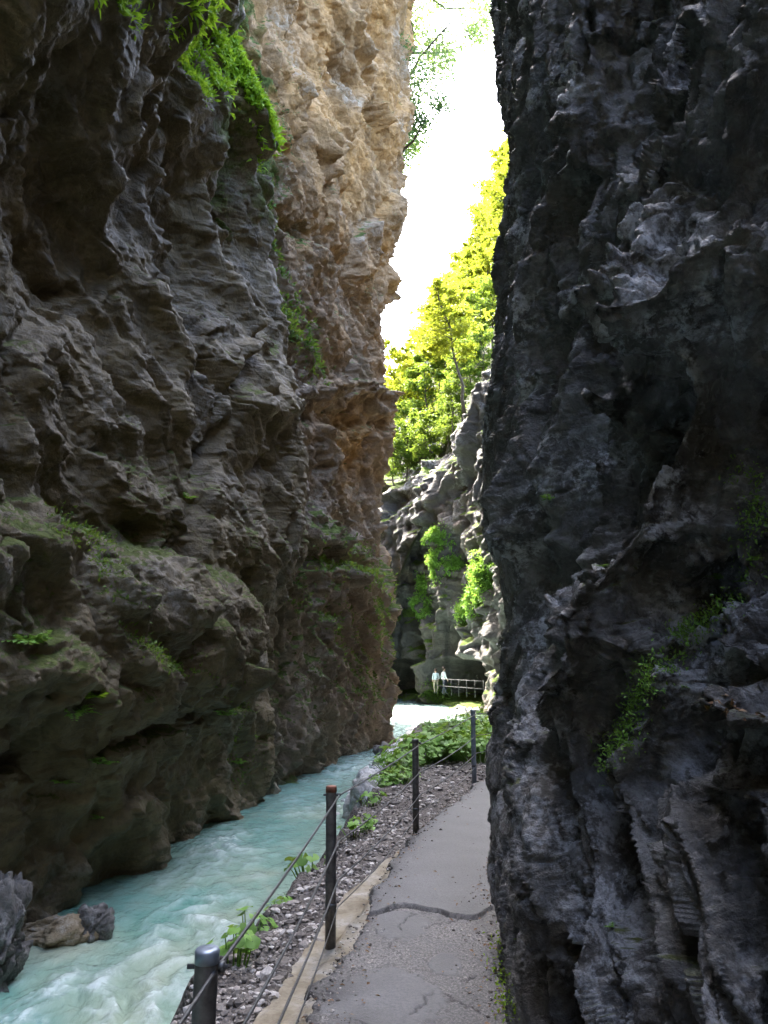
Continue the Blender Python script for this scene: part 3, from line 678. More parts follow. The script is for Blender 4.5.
# ------------------------------------------------------------------ gravel on the bank (uncountable)
ico = None
def base_rock(k=0):
    import bmesh
    bm = bmesh.new(); bmesh.ops.create_icosphere(bm, subdivisions=k, radius=1)
    V = np.array([v.co[:] for v in bm.verts]); Fc = np.array([[v.index for v in f.verts] for f in bm.faces]); bm.free()
    return V, Fc
V0, F0 = base_rock(1)
def pebbles(name, pos, size, mat, seed):
    r = np.random.default_rng(seed); n = len(pos); k = len(V0)
    sc = size[:, None] * r.uniform(0.55, 1.25, (n, 3)); sc[:, 2] *= 0.65
    V = V0[None] * (1 + 0.16 * r.normal(size=(n, k, 1))) * sc[:, None]
    a = r.uniform(0, 2 * PI, n); ca, sa = np.cos(a)[:, None], np.sin(a)[:, None]
    V = np.stack([V[..., 0] * ca - V[..., 1] * sa, V[..., 0] * sa + V[..., 1] * ca, V[..., 2]], -1) + pos[:, None]
    Fc = (F0[None] + (np.arange(n) * k)[:, None, None]).reshape(-1, 3)
    return mesh_np(name, V.reshape(-1, 3), Fc, mat, smooth=False, attrs={'tone': np.repeat(r.uniform(0, 1, n), k)})
m = NT('pebble_stone')
c = m.ramp(m.attr('tone'), [(0.0, (0.06, 0.052, 0.046)), (0.4, (0.19, 0.17, 0.15)), (0.75, (0.36, 0.325, 0.29)), (1.0, (0.62, 0.59, 0.55))])
c = m.mix(m.ramp(m.noise(m.tc, 45, 4), [(0.4, 0.4), (0.6, 0)]), c, (0.06, 0.055, 0.05))
M_PEB = m.pbr(c, 0.75)
n = 9000
py_ = 1.9 * (18 / 1.9) ** rng.uniform(0, 1, n)
tt = rng.uniform(-0.06, 1.0, n); xx = banktop(py_) + tt * (pathleft(py_) - 0.22 * sm(8, 7, py_) - banktop(py_))
pos = np.stack([xx, py_, np.array([bank_z(a, b) for a, b in zip(xx, py_)])], 1)
tag(pebbles('gravel', pos, rng.lognormal(math.log(0.013), 0.45, n) * np.interp(py_, [2, 12], [1, 1.5]), M_PEB, 3), 'loose grey pebbles lying along the railing', 'gravel', kind='stuff')
n = 2600
c0 = atz(392, 748, -1.5); c1 = atz(400, 712, -1.5)
a = rng.normal(size=(n, 2)); pos = np.stack([1.0 + 0.55 * a[:, 0] + (0.12) * (a[:, 1] * 5), 32 + 5 * a[:, 1], np.full(n, -1.52)], 1)
pos[:, 2] -= 0.25 * np.abs(a[:, 0]) ** 1.5 * 0.5
M_PALE = plain_mat('pale_river_stone', (0.45, 0.44, 0.42), 0.8, 0, 0.3, 3, 0.2)
tag(pebbles('shingle', pos, rng.lognormal(math.log(0.09), 0.5, n), M_PALE, 4), 'pale shingle bar at the river bend', 'shingle', kind='stuff')

# ------------------------------------------------------------------ boulders
def boulder(name, c, rad, seed, mat, label, sub=5, rot=0.0, moss=0.0):
    V, Fc = base_rock(sub)
    V = V * np.array(rad)
    s = max(rad)
    ca, sa = math.cos(rot), math.sin(rot); V = np.stack([V[:, 0] * ca - V[:, 1] * sa, V[:, 0] * sa + V[:, 1] * ca, V[:, 2]], 1)
    n = V / (np.linalg.norm(V, axis=1)[:, None] + 1e-9)
    tone = 0
    for sz, a1, a2 in ((0.9, .28, .35), (.4, .12, .16), (.16, .035, .05), (.06, .01, .016)):
        o, t, e, r = facets(V + seed * 3.1, basis((.3, .4, .8), 1.4, sz * s), seed, 0.4)
        V = V + n * (s * (a1 * o + a2 * t - a1 * .3 * np.exp(-(e / .1) ** 2)))[:, None]; tone = tone + r
    V = V + n * (s * 0.03 * fbm(V / (s * .2), seed, 3))[:, None]
    o = mesh_np(name, V, Fc, mat, attrs={'tone': tone / 4, 'moss': np.full(len(V), moss), 'alt': np.zeros(len(V)), 'pale': np.clip(fbm(V / s * 2, seed + 3, 2) + .2, 0, 1)})
    o.location = [float(x) for x in c]
    return tag(o, label, 'boulder')
M_B1 = rock_mat('boulder_grey', (0.03, 0.028, 0.025), (0.11, 0.10, 0.088), (0.25, 0.235, 0.21), (0.1, .08, .05), (0.33, 0.32, 0.30), (0.08, 0.1, 0.02), 0.6, 1.6, 0.2, 0.7)
M_B2 = rock_mat('boulder_ochre', (0.08, 0.055, 0.03), (0.27, 0.20, 0.11), (0.45, 0.37, 0.25), (0.3, .2, .1), (0.5, 0.46, 0.4), (0.1, 0.1, 0.03), 0.7, 2.0, 0.1, 0.7)
M_B3 = rock_mat('boulder_white', (0.16, 0.15, 0.13), (0.38, 0.37, 0.34), (0.6, 0.59, 0.57), (0.4, .35, .25), (0.7, 0.7, 0.7), (0.1, 0.12, 0.03), 0.75, 1.6, 0.2, 0.6)
cb = atz(-2, 985, -1.6); boulder('boulder', (cb[0] - .1, cb[1], -1.35), (.32, .36, .62), 3, M_B1, 'big jagged grey boulder standing in the water at the lower left', 6, .4)
cb = atz(92, 935, -1.6); boulder('boulder', (cb[0], cb[1], -1.52), (.24, .24, .26), 8, M_B1, 'small dark grey stone in the water beside the ochre rocks', 5, 1.0)
cb = atz(58, 938, -1.6); boulder('boulder', (cb[0], cb[1] + .1, -1.58), (.50, .38, .17), 12, M_B2, 'low ochre rock at the waterline under the left wall', 5, .3)
cb = atz(38, 938, -1.6); boulder('boulder', (cb[0], cb[1] + .1, -1.6), (.3, .28, .14), 15, M_B2, 'smaller ochre rock between the jagged boulder and the larger ochre rock', 5, .9)
cb = atz(364, 815, -1.5); boulder('boulder', (cb[0] + .05, cb[1], -1.3), (.42, .75, .55), 21, M_B3, 'whitish boulder at the foot of the bank between the second and third posts', 5, .2)
for i, (px, py, r, lab) in enumerate(((466, 716, .5, 'largest pale stone in the rubble by the far gallery foot'), (474, 714, .38, 'pale stone beside the post top in the far rubble'), (458, 717, .33, 'pale low stone at the left end of the far rubble'), (383, 752, .3, 'dark stone in the water at the foot of the ochre buttress'))):
    cb = atz(px, py, -1.5); boulder('boulder', (cb[0], cb[1], -1.45), (r * 1.2, r, r * .8), 30 + i, M_B3 if i < 3 else M_B1, lab, 4, i)

# ------------------------------------------------------------------ cable railing
M_ST = plain_mat('weathered_steel', (0.12, 0.113, 0.108), 0.5, 0.35, 0.5, 22, 0.2)
M_STB = plain_mat('galvanised_steel', (0.26, 0.31, 0.38), 0.4, 0.5, 0.3, 14, 0.1)
M_RUST = plain_mat('rusty_cap', (0.22, 0.085, 0.055), 0.7, 0.2, 0.35, 30, 0.2)
M_CABLE = plain_mat('steel_cable', (0.10, 0.105, 0.11), 0.45, 0.7, 0.3, 60, 0.2)
rail = empty('cable_railing', (-0.32, 5.12, 0), 'steel post railing with four slack wire cables between path and river', 'railing')
PO = [(-0.66, -0.5, .88), (-0.50, 2.34, .87), (-0.32, 5.12, .877), (0.316, 8.24, .86), (1.257, 11.5, .95), (2.75, 14.6, .9)]
R0 = np.array([-0.32, 5.12, 0])
mats = [M_ST, M_ST, M_ST, M_ST, M_STB, M_ST]
caps = [M_STB, M_STB, M_RUST, M_ST, M_STB, M_ST]
HT = [.83, .56, .34, .19]
for i, (x, y, h) in enumerate(PO):
    b = np.array([x, y, -0.14]) - R0
    lean = np.array([(.012, .0), (.018, 0.), (-.006, 0), (.0, 0), (.0, 0.), (0, 0)][i] + (0,)) * 1.0
    mb = MB(); top = b + lean + np.array([0, 0, h + .14])
    mb.tube([b, b + (top - b) * .5, top - np.array([0, 0, .012]), top], [.0325, .0325, .0325, .0325], 20)
    p = mb.build('post', mats[i], rail)
    if i == 2: p['label'] = 'dark post with rusty red top'
    if i == 1: p['label'] = 'nearest post with blue grey cap'
    if i == 4: p['label'] = 'pale blue grey post'
    mb = MB(); mb.tube([top - np.array([0, 0, .030]), top + np.array([0, 0, .0]), top + np.array([0, 0, .006]), top + np.array([0, 0, .0065])], [.0338, .0338, .030, .012], 20); mb.build('post_cap', caps[i], p)
    mb = MB(); mb.tube([b + np.array([0, 0, .325]), b + np.array([0, 0, .35])], .0355, 20); mb.build('clamp_ring', M_CABLE, p)
    for hz in HT[:1]:
        e = b + lean * hz + np.array([0, 0, hz + .14])
        mb = MB(); mb.tube([e + np.array([-.05, 0, 0]), e + np.array([.06, 0, 0])], .007, 8); mb.tube([e + np.array([.036, 0, 0]), e + np.array([.052, 0, 0])], .015, 6); mb.build('cable_clamp', M_CABLE, p)
for k, hz in enumerate(HT):
    pts = []
    for i in range(len(PO) - 1):
        a = np.array([PO[i][0] + .043, PO[i][1], hz * PO[i][2] / .88]); c = np.array([PO[i + 1][0] + .043, PO[i + 1][1], hz * PO[i + 1][2] / .88])
        if k == 3: a[2] += (.0, .0, .0, .1, .02, 0)[i] * 0; 
        sag = (0.012, 0.03, 0.035, 0.05)[k]
        for tq in np.linspace(0, 1, 14)[:-1]:
            pq = a + (c - a) * tq; pq[2] -= sag * 4 * tq * (1 - tq); pts.append(pq)
    pts.append(c); pts = np.array(pts) - R0
    mb = MB(); mb.tube(pts, (.0058, .0058, .0058, .0036)[k], 7)
    mb.build('cable', M_CABLE, rail)

M_DK = plain_mat('dark_iron', (0.05, 0.05, 0.05), 0.6, 0.3)
# gallery railing far away
fr_ = empty('gallery_railing', (4.6, 51.5, -.5), 'thin metal railing along the far gallery walkway', 'railing')
g0, g1 = np.array([5.9, 47.9, -.6]), np.array([3.55, 54.2, -.6])
for tq in np.linspace(0, 1, 7):
    b = g0 + (g1 - g0) * tq - np.array([4.6, 51.5, -.5]); mb = MB(); mb.tube([b, b + np.array([0, 0, 1.05])], .022, 6); mb.build('post', M_DK, fr_)
for h in (.55, 1.0):
    mb = MB(); off = np.array([4.6, 51.5, -.5]); mb.tube([g0 - off + np.array([0, 0, h]), g1 - off + np.array([0, 0, h])], .016, 6); mb.build('handrail', M_DK, fr_)

# ------------------------------------------------------------------ two walkers on the far gallery
def person(loc, rz, top, legs, hair, label, sc=1.0):
    root = empty('person', loc, label, 'person', 'walkers on the far gallery', rz); root.scale = (sc,) * 3
    J = {'pel': (0, 0, .95), 'bel': (0, 0, 1.10), 'che': (0, .01, 1.32), 'nek': (0, .0, 1.47), 'hd0': (0, -.01, 1.56), 'hd1': (0, -.015, 1.70)}
    for s, q in ((-1, 'l'), (1, 'r')):
        J.update({'hip' + q: (s * .1, 0, .90), 'kne' + q: (s * .11, -.05 * s, .49), 'ank' + q: (s * .11, .10 * s, .08), 'toe' + q: (s * .12, .10 * s - .17, .03),
                  'sho' + q: (s * .18, .01, 1.40), 'elb' + q: (s * .25, .04 + .06 * s, 1.13), 'wri' + q: (s * .24, -.08 + .08 * s, .90), 'hnd' + q: (s * .23, -.12 + .08 * s, .82)})
    ed = [('pel', 'bel'), ('bel', 'che'), ('che', 'nek'), ('nek', 'hd0'), ('hd0', 'hd1')]
    for q in 'lr': ed += [('pel', 'hip' + q), ('hip' + q, 'kne' + q), ('kne' + q, 'ank' + q), ('ank' + q, 'toe' + q), ('che', 'sho' + q), ('sho' + q, 'elb' + q), ('elb' + q, 'wri' + q), ('wri' + q, 'hnd' + q)]
    R = {'pel': .14, 'bel': .135, 'che': .15, 'nek': .06, 'hd0': .085, 'hd1': .095, 'hip': .10, 'kne': .062, 'ank': .048, 'toe': .042, 'sho': .065, 'elb': .048, 'wri': .036, 'hnd': .038}
    keys = list(J); me = bpy.data.meshes.new('body')
    me.from_pydata([J[k] for k in keys], [(keys.index(a), keys.index(b)) for a, b in ed], [])
    o = bpy.data.objects.new('body', me); COL.objects.link(o)
    o.modifiers.new('Skin', 'SKIN'); o.modifiers.new('Sub', 'SUBSURF').levels = 2
    sv = me.skin_vertices[0].data
    for i, k in enumerate(keys):
        r = R.get(k, R.get(k[:3])); sv[i].radius = (r, r * (.72 if k in ('che', 'bel', 'pel') else 1)); sv[i].use_root = (k == 'pel')
    dg = bpy.context.evaluated_depsgraph_get(); em = bpy.data.meshes.new_from_object(o.evaluated_get(dg))
    bpy.data.objects.remove(o)
    for mt in (top, legs, M_SKIN, M_SHOE): em.materials.append(mt)
    for pg in em.polygons:
        z = sum(em.vertices[v].co.z for v in pg.vertices) / len(pg.vertices); ax = abs(sum(em.vertices[v].co.x for v in pg.vertices) / len(pg.vertices))
        pg.material_index = 2 if z > 1.46 or (ax > .19 and z < 1.0) else 0 if z > .96 else 1 if z > .1 else 3
        pg.use_smooth = True
    b = bpy.data.objects.new('body', em); COL.objects.link(b); b.parent = root
    V, Fc = base_rock(3); V = V * np.array([.105, .12, .12]) + np.array([0, .02, 1.665]); V[:, 1] += .0
    V[(V[:, 2] < 1.66) & (V[:, 1] < 0), 1] += .07
    mesh_np('hair', V, Fc, hair, root)
M_SKIN = plain_mat('skin', (0.5, 0.32, 0.24), 0.6); M_SHOE = plain_mat('shoe', (0.04, 0.04, 0.04), 0.7)
M_WHT = plain_mat('white_cloth', (0.75, 0.76, 0.78), 0.8); M_LBL = plain_mat('pale_blue_cloth', (0.55, 0.62, 0.68), 0.8); M_DC = plain_mat('dark_cloth', (0.05, 0.055, 0.08), 0.85)
M_HR = plain_mat('brown_hair', (0.05, 0.03, 0.02), 0.7)
person((4.0, 53.8, -.58), 1.9, M_WHT, M_DC, M_HR, 'walker in a white top, right of the pair on the far gallery')
person((3.5, 54.6, -.58), 3.4, M_LBL, plain_mat('beige_cloth', (0.3, 0.25, 0.18), 0.85), M_HR, 'walker in a pale grey top, left of the pair on the far gallery', .94)

# ------------------------------------------------------------------ foliage
def leaf_quads(c, d, nrm, ln, wd, bend=0.15):
    """rhombic folded leaves: c base points, d direction, nrm normal"""
    d = d / (np.linalg.norm(d, axis=1)[:, None] + 1e-9); s = np.cross(d, nrm); s /= np.linalg.norm(s, axis=1)[:, None] + 1e-9
    nn = np.cross(s, d)
    ln = np.asarray(ln)[:, None]; wd = np.asarray(wd)[:, None]
    V = np.stack([c, c + d * ln * .5 + s * wd * .5 + nn * ln * bend * .5, c + d * ln - nn * ln * bend, c + d * ln * .5 - s * wd * .5 + nn * ln * bend * .5], 1)
    Fc = np.arange(len(c) * 4).reshape(-1, 4)
    return V.reshape(-1, 3), Fc
def rdir(n, r=rng):
    v = r.normal(size=(n, 3)); return v / np.linalg.norm(v, axis=1)[:, None]

M_YEL = leaf_mat('sunlit_beech_leaves', (0.12, 0.16, 0.014), (0.24, 0.26, 0.018), (0.36, 0.34, 0.03), 0.55)
M_GRN = leaf_mat('fresh_green_leaves', (0.045, 0.10, 0.022), (0.09, 0.17, 0.03), (0.15, 0.25, 0.04), 0.45)
M_NEED = leaf_mat('spruce_needles', (0.02, 0.05, 0.03), (0.04, 0.085, 0.05), (0.07, 0.12, 0.075), 0.25)
M_MOSSG = leaf_mat('bright_moss_grass', (0.13, 0.26, 0.008), (0.24, 0.44, 0.014), (0.34, 0.54, 0.03), 0.5)
M_HERB = leaf_mat('herb_leaves', (0.09, 0.20, 0.035), (0.17, 0.35, 0.06), (0.28, 0.50, 0.11), 0.38)
M_TEAL = leaf_mat('bluish_green_leaves', (0.05, 0.11, 0.07), (0.09, 0.18, 0.11), (0.15, 0.27, 0.16), 0.55)
M_BARK = plain_mat('grey_bark', (0.10, 0.085, 0.07), 0.9, 0, 0.4, 5, 0.4)

def decid(seed, H, spread, nl, leaf, mat, name='tree', bare=.3):
    r = np.random.default_rng(seed)
    tb = MB(); n = 9; z = np.linspace(0, H * .92, n)
    tr_ = np.stack([np.cumsum(r.normal(0, H * .018, n)), np.cumsum(r.normal(0, H * .018, n)), z], 1); tr_[0, :2] = 0
    tb.tube(np.vstack([tr_[:1] - [0, 0, 1.5], tr_]), np.concatenate([[H * .017], np.linspace(H * .014, H * .003, n)]), 7)
    tips = []
    nb = int(r.integers(15, 21))
    for i in range(nb):
        f = bare + (1 - bare) * (i + .5) / nb
        b = np.array([np.interp(f * H * .92, z, tr_[:, k]) for k in range(3)])
        a = i * 2.4 + r.normal(0, .4); L = spread * (1.15 - .75 * abs(f - .5) * 1.3 - .25 * f) * r.uniform(.6, 1.15)
        e = b + np.array([math.cos(a) * L, math.sin(a) * L, L * r.uniform(.15, .75)])
        mid = (b + e) / 2 + r.normal(0, L * .07, 3) - [0, 0, L * .05]
        tb.tube([b, mid, e], [H * .005, H * .003, H * .0012], 5)
        for q_ in np.linspace(.35, 1.0, 5):
            tips.append((b * (1 - q_) + e * q_ + r.normal(0, L * .11, 3), L * r.uniform(.2, .36)))
    tips.append((tr_[-1], spread * .3))
    cs = np.array([t_[0] for t_ in tips]); rs = np.array([t_[1] for t_ in tips])
    k = r.integers(0, len(cs), nl)
    off = rdir(nl, r) * (r.uniform(0, 1, nl) ** .45)[:, None] * rs[k][:, None] * np.array([1, 1, .55])
    c = cs[k] + off
    d = rdir(nl, r) * [1, 1, .5] - [0, 0, .25]; nn = rdir(nl, r) * .8 + [0, 0, 1]
    V, Fc = leaf_quads(c, d, nn, leaf * r.uniform(.6, 1.3, nl), leaf * .62 * r.uniform(.7, 1.2, nl))
    tone = np.repeat(np.clip(.25 + .5 * r.uniform(0, 1, nl) + (r.uniform(0, 1, len(cs)) - .5)[k] * .5, 0, 1), 4)
    return tb, (V, Fc, tone, mat)

def spruce(seed, H, spread, nl, mat, lean=0):
    r = np.random.default_rng(seed); tb = MB()
    tb.tube([(0, 0, -1.5), (0, 0, 0), (lean * .5, 0, H * .5), (lean, 0, H)], [H * .015, H * .013, H * .008, .01], 7)
    C, D, N_ = [], [], []
    z = H * .12
    while z < H * .98:
        f = z / H; L = spread * (1 - f) ** .8 + .15
        for i in range(int(r.integers(4, 7))):
            a = r.uniform(0, 2 * PI); Lb = L * r.uniform(.65, 1.1)
            ts = np.linspace(0, 1, 6); drop = -.28 * Lb * ts ** 1.2 + .12 * Lb * ts ** 3
            bp_ = np.stack([lean * f + math.cos(a) * Lb * ts, math.sin(a) * Lb * ts, z + drop], 1)
            tb.tube(bp_, np.linspace(.025, .006, 6), 4, False)
            m_ = int(nl * Lb / spread); q_ = r.uniform(.12, 1, m_)
            c = np.stack([np.interp(q_, ts, bp_[:, k_]) for k_ in range(3)], 1)
            side = np.array([-math.sin(a), math.cos(a), 0]); w = r.uniform(-1, 1, m_)[:, None]
            C.append(c + r.normal(0, .04, (m_, 3)))
            D.append(np.array([math.cos(a), math.sin(a), 0]) * .6 + side * w * 1.3 + np.array([0, 0, -.7]) * r.uniform(0, 1, (m_, 1)))
            N_.append(rdir(m_, r) * .5 + [0, 0, 1])
        z += H * r.uniform(.035, .055)
    C, D, N_ = np.vstack(C), np.vstack(D), np.vstack(N_); n = len(C)
    V, Fc = leaf_quads(C, D, N_, r.uniform(.18, .42, n), r.uniform(.03, .07, n), .08)
    return tb, (V, Fc, np.repeat(r.uniform(0, 1, n), 4), mat)

def plant_tree(proto, loc, name, label, group, rz=0.0, sc=1.0, tilt=0.0):
    root = empty(name, loc, label, 'tree', group, rz); root.scale = (sc, sc, sc); root.rotation_euler.y = tilt
    if 'o' not in proto:
        tb, (V, Fc, tone, mat) = proto['d']
        proto['o'] = (tb.build('trunk', M_BARK, root), mesh_np('crown', V, Fc, mat, root, False, {'tone': tone}))
    else:
        for s in proto['o']:
            cpy = s.copy(); COL.objects.link(cpy); cpy.parent = root
    return root
PY = [dict(d=decid(40 + i, 11, 3.4, 5200, .34, M_YEL)) for i in range(4)]
PG = [dict(d=decid(60 + i, 8, 2.6, 3600, .30, M_GRN, bare=.2)) for i in range(3)]
PS = [dict(d=spruce(70, 15, 3.6, 330, M_NEED, 1.2)), dict(d=spruce(71, 12, 2.6, 110, M_NEED, .4))]
GY, GG = 'yellow green trees on the sunlit slope', 'green trees along the top of the far cliff'
r = np.random.default_rng(77)
cnt = 0
for row, y in enumerate((70, 77, 85, 94, 104, 116)):
    for x in np.arange(-3 - row * .6, 17 + row * 1.5, 3.1):
        xx = x + r.normal(0, .7); yv = y + r.normal(0, 1.6); z = float(hill_z(xx, yv)) - .3
        px, py, dd = proj(np.array([xx, yv, z + 5]))
        if px < 345 or px > 545 or py < -60: continue
        plant_tree(PY[int(r.integers(4))] if row > 0 or xx > 5 else PG[int(r.integers(3))], (xx, yv, z), 'tree',
                   'bright yellow green broadleaf tree on the sunlit slope above the far cliff' if row > 0 or xx > 5 else 'mid green leafy tree along the top of the far cliff',
                   GY if row > 0 or xx > 5 else GG, r.uniform(0, 6.28), r.uniform(.8, 1.25), r.normal(0, .05))
        cnt += 1
for (px, py, y, s) in ((395, 480, 64, .7), (408, 476, 64, .8), (424, 470, 63, .75), (440, 458, 62, .6), (400, 452, 68, .8), (452, 425, 58, .55), (462, 405, 57, .6), (472, 385, 57, .6), (484, 372, 57, .6), (447, 440, 60, .5), (478, 350, 62, .8), (492, 330, 62, .8), (466, 372, 62, .7)):
    p = at(px, py, y)
    plant_tree(PG[int(r.integers(3))], p - [0, 0, .8], 'tree', 'mid green leafy tree along the top of the far cliff', GG, r.uniform(0, 6), s); cnt += 1
print('trees', cnt)
plant_tree(PY[1], at(462, 392, 52) - [0, 0, .5], 'tree', 'tree with a dark bent trunk leaning out over the edge of the far cliff', None, 1.0, .75, -.35)
plant_tree(PS[1], at(438, 395, 78) - [0, 0, 4], 'spruce_tree', 'small dark spruce in front of the yellow trees', None, .3, .8)
plant_tree(dict(d=decid(90, 18, 5.4, 34000, .15, M_TEAL, bare=.05)), (-0.1, 35.8, 25.0), 'tree', 'bluish green tree reaching out past the top of the ochre buttress', None, 0, 1.1, .08)

# helper: nearest rock vertex for a spot of the photo
def wall_at(name, px, py, tol=5.0):
    p, n, _ = WALLS[name]
    a, b, d = proj(p); ok = np.where((np.abs(a - px) < tol) & (np.abs(b - py) < tol))[0]
    if len(ok) == 0: return wall_at(name, px, py, tol * 2)
    i = ok[np.argmin(d[ok])]
    return p[i], n[i]

# hanging bright moss and grass on the left wall's lip and ledges (uncountable)
def blades(name, wall, sel_fn, n, ln, wd, mat, label, seed, droop=.6):
    p, nn, at_ = WALLS[wall]; r = np.random.default_rng(seed)
    w = sel_fn(p, nn, at_); w = np.clip(w, 0, None)
    # area weight: vertex spacing varies little within a patch
    i = r.choice(len(p), n, p=w / w.sum())
    c = p[i] + r.normal(0, .03, (n, 3)); d = nn[i] * .8 + r.normal(0, .45, (n, 3)) + np.array([0, 0, .35]) - np.array([0, 0, droop]) * r.uniform(0, 1.6, (n, 1))
    V, Fc = leaf_quads(c, d, rdir(n, r) * .6 + nn[i], ln * r.uniform(.5, 1.4, n), wd * r.uniform(.6, 1.3, n), .2)
    tag(mesh_np(name, V, Fc, mat, None, False, {'tone': np.repeat(np.clip(r.normal(.5, .25, n), 0, 1), 4)}), label, 'moss', kind='stuff')

def band(poly, w, extra=None):
    poly = np.array(poly, float)
    def f(p, n, a):
        x, y, d = proj(p); best = np.full(len(p), 1e9)
        for q0, q1 in zip(poly[:-1], poly[1:]):
            e = q1 - q0; t = np.clip(((x - q0[0]) * e[0] + (y - q0[1]) * e[1]) / (e @ e), 0, 1)
            best = np.minimum(best, np.hypot(x - q0[0] - t * e[0], y - q0[1] - t * e[1]))
        w_ = np.exp(-(best / w) ** 2) * (best < 2.5 * w) * np.clip(.15 + n[:, 2] * .8 + .5 * fbm(p / .6, 900, 3), 0.0, 1)
        return w_ * (extra(p, n) if extra else 1)
    return f
blades('hanging_moss', 'L1', band([(188, -14), (214, 26), (240, 70), (254, 105), (264, 150)], 12), 22000, .22, .07, M_MOSSG, 'bright green moss and grass hanging over the lip of the dark left wall', 1)
blades('hanging_moss', 'L1', band([(110, 0), (150, 16), (185, 45), (212, 85)], 11), 6000, .16, .05, M_MOSSG, 'dull green grass on the shaded brow of the dark left wall', 2)
blades('hanging_moss', 'L2', band([(252, 190), (262, 250), (278, 292), (300, 330), (314, 366)], 11), 6500, .22, .07, M_GRN, 'green grass strip in the corner between dark wall and ochre buttress', 3)
blades('hanging_moss', 'L2', band([(318, 556), (350, 556), (382, 585), (385, 640)], 13), 5500, .16, .06, M_GRN, 'mossy growth on the ledge of the ochre buttress foot', 4)
blades('hanging_moss', 'L2', band([(290, 590), (330, 610), (360, 665), (372, 705)], 14), 3500, .15, .05, M_GRN, 'patchy moss on the foot of the ochre buttress', 5)
blades('hanging_moss', 'L1', band([(60, 515), (95, 545), (120, 600), (150, 650), (235, 700), (244, 770)], 13), 2600, .09, .03, M_GRN, 'sparse moss down the lower dark left wall', 6)
blades('hanging_moss', 'R1', band([(745, 470), (755, 540), (735, 590), (640, 690), (625, 730), (615, 760)], 9, lambda p, n: p[:, 1] < 8), 3500, .02, .008, M_HERB, 'small moss tufts in the cracks of the wet right wall', 7)
blades('hanging_moss', 'R1', band([(492, 940), (500, 985), (512, 1015)], 7, lambda p, n: p[:, 1] < 8), 1500, .022, .01, M_MOSSG, 'moss at the foot of the right wall beside the path', 8)

def tuft_data(seed, nl, L, wdt, up=.8, spread=1.0, curl=.5):
    """a fern like tuft of fronds: each frond is a chain of leaflets"""
    r = np.random.default_rng(seed); C, D, N_, LN = [], [], [], []
    nf = max(5, nl // 14)
    for i in range(nf):
        a = r.uniform(0, 2 * PI); e = r.uniform(.25, 1.1); h = np.array([math.cos(a) * math.cos(e) * spread, math.sin(a) * math.cos(e) * spread, math.sin(e) * up])
        Lf = L * r.uniform(.6, 1.15)
        for t in np.linspace(.12, 1, 7):
            b = h * Lf * t - np.array([0, 0, curl * Lf * t * t * .6]); side = np.cross(h, [0, 0, 1]); side /= np.linalg.norm(side) + 1e-6
            for sg in (-1, 1):
                C.append(b); D.append(side * sg * .9 + h * .6 - np.array([0, 0, .25])); N_.append(np.array([0, 0, 1]) + r.normal(0, .3, 3)); LN.append(L * .34 * (1.05 - t * .7))
    LN = np.array(LN); V, Fc = leaf_quads(np.array(C), np.array(D), np.array(N_), LN, LN * wdt, .12)
    return V, Fc, np.repeat(np.clip(r.normal(.5, .22, len(LN)), 0, 1), 4)
def broad_data(seed, n, R, H, leaf):
    """big round stalked leaves (butterbur like)"""
    r = np.random.default_rng(seed); Vs, Fs, T, k = [], [], [], 0
    st = MB()
    for i in range(n):
        rr_ = R * math.sqrt(r.uniform(0, 1)); a = r.uniform(0, 2 * PI); top = np.array([math.cos(a) * rr_, math.sin(a) * rr_, H * r.uniform(.45, 1.05) * (1 - .35 * (rr_ / R) ** 2)])
        st.tube([(top[0] * .35, top[1] * .35, -.05), (top[0] * .8, top[1] * .8, top[2] * .6), top - [0, 0, .004]], [.006, .005, .003], 5, False)
        nrm = np.array([math.cos(a) * .45, math.sin(a) * .45, 1]) + r.normal(0, .22, 3); nrm /= np.linalg.norm(nrm)
        u = np.cross(nrm, [math.sin(a), -math.cos(a), .1]); u /= np.linalg.norm(u); v = np.cross(nrm, u); s = leaf * r.uniform(.55, 1.2)
        th = np.linspace(.35, 2 * PI - .35, 11) + PI; ring = np.stack([np.cos(th), np.sin(th)], 1) * s * (1 + .08 * np.sin(th * 5 + i))[:, None]
        cup = .14 * s * np.cos(th * 3 + i)
        V = np.vstack([top[None], top + .55 * (ring[:, :1] * u + ring[:, 1:] * v) + nrm * .07 * s, top + ring[:, :1] * u + ring[:, 1:] * v + nrm * cup[:, None]])
        for j in range(10):
            Fs.append((k, k + 1 + j, k + 2 + j, k + 2 + j)); Fs.append((k + 1 + j, k + 12 + j, k + 13 + j, k + 2 + j))
        Vs.append(V); T += [np.clip(r.normal(.5, .25), 0, 1)] * len(V); k += len(V)
    return np.vstack(Vs), np.array(Fs), np.array(T), st
def quadtri(name, V, Fs, mat, parent, T):
    me = bpy.data.meshes.new(name); me.from_pydata(V.tolist(), [], [tuple(f) if f[2] != f[3] else tuple(f[:3]) for f in Fs.tolist()])
    me.polygons.foreach_set('use_smooth', np.ones(len(me.polygons), bool)); me.materials.append(mat)
    a = me.attributes.new('tone', 'FLOAT', 'POINT'); a.data.foreach_set('value', T.astype(f32)); me.update()
    o = bpy.data.objects.new(name, me); COL.objects.link(o); o.parent = parent; return o

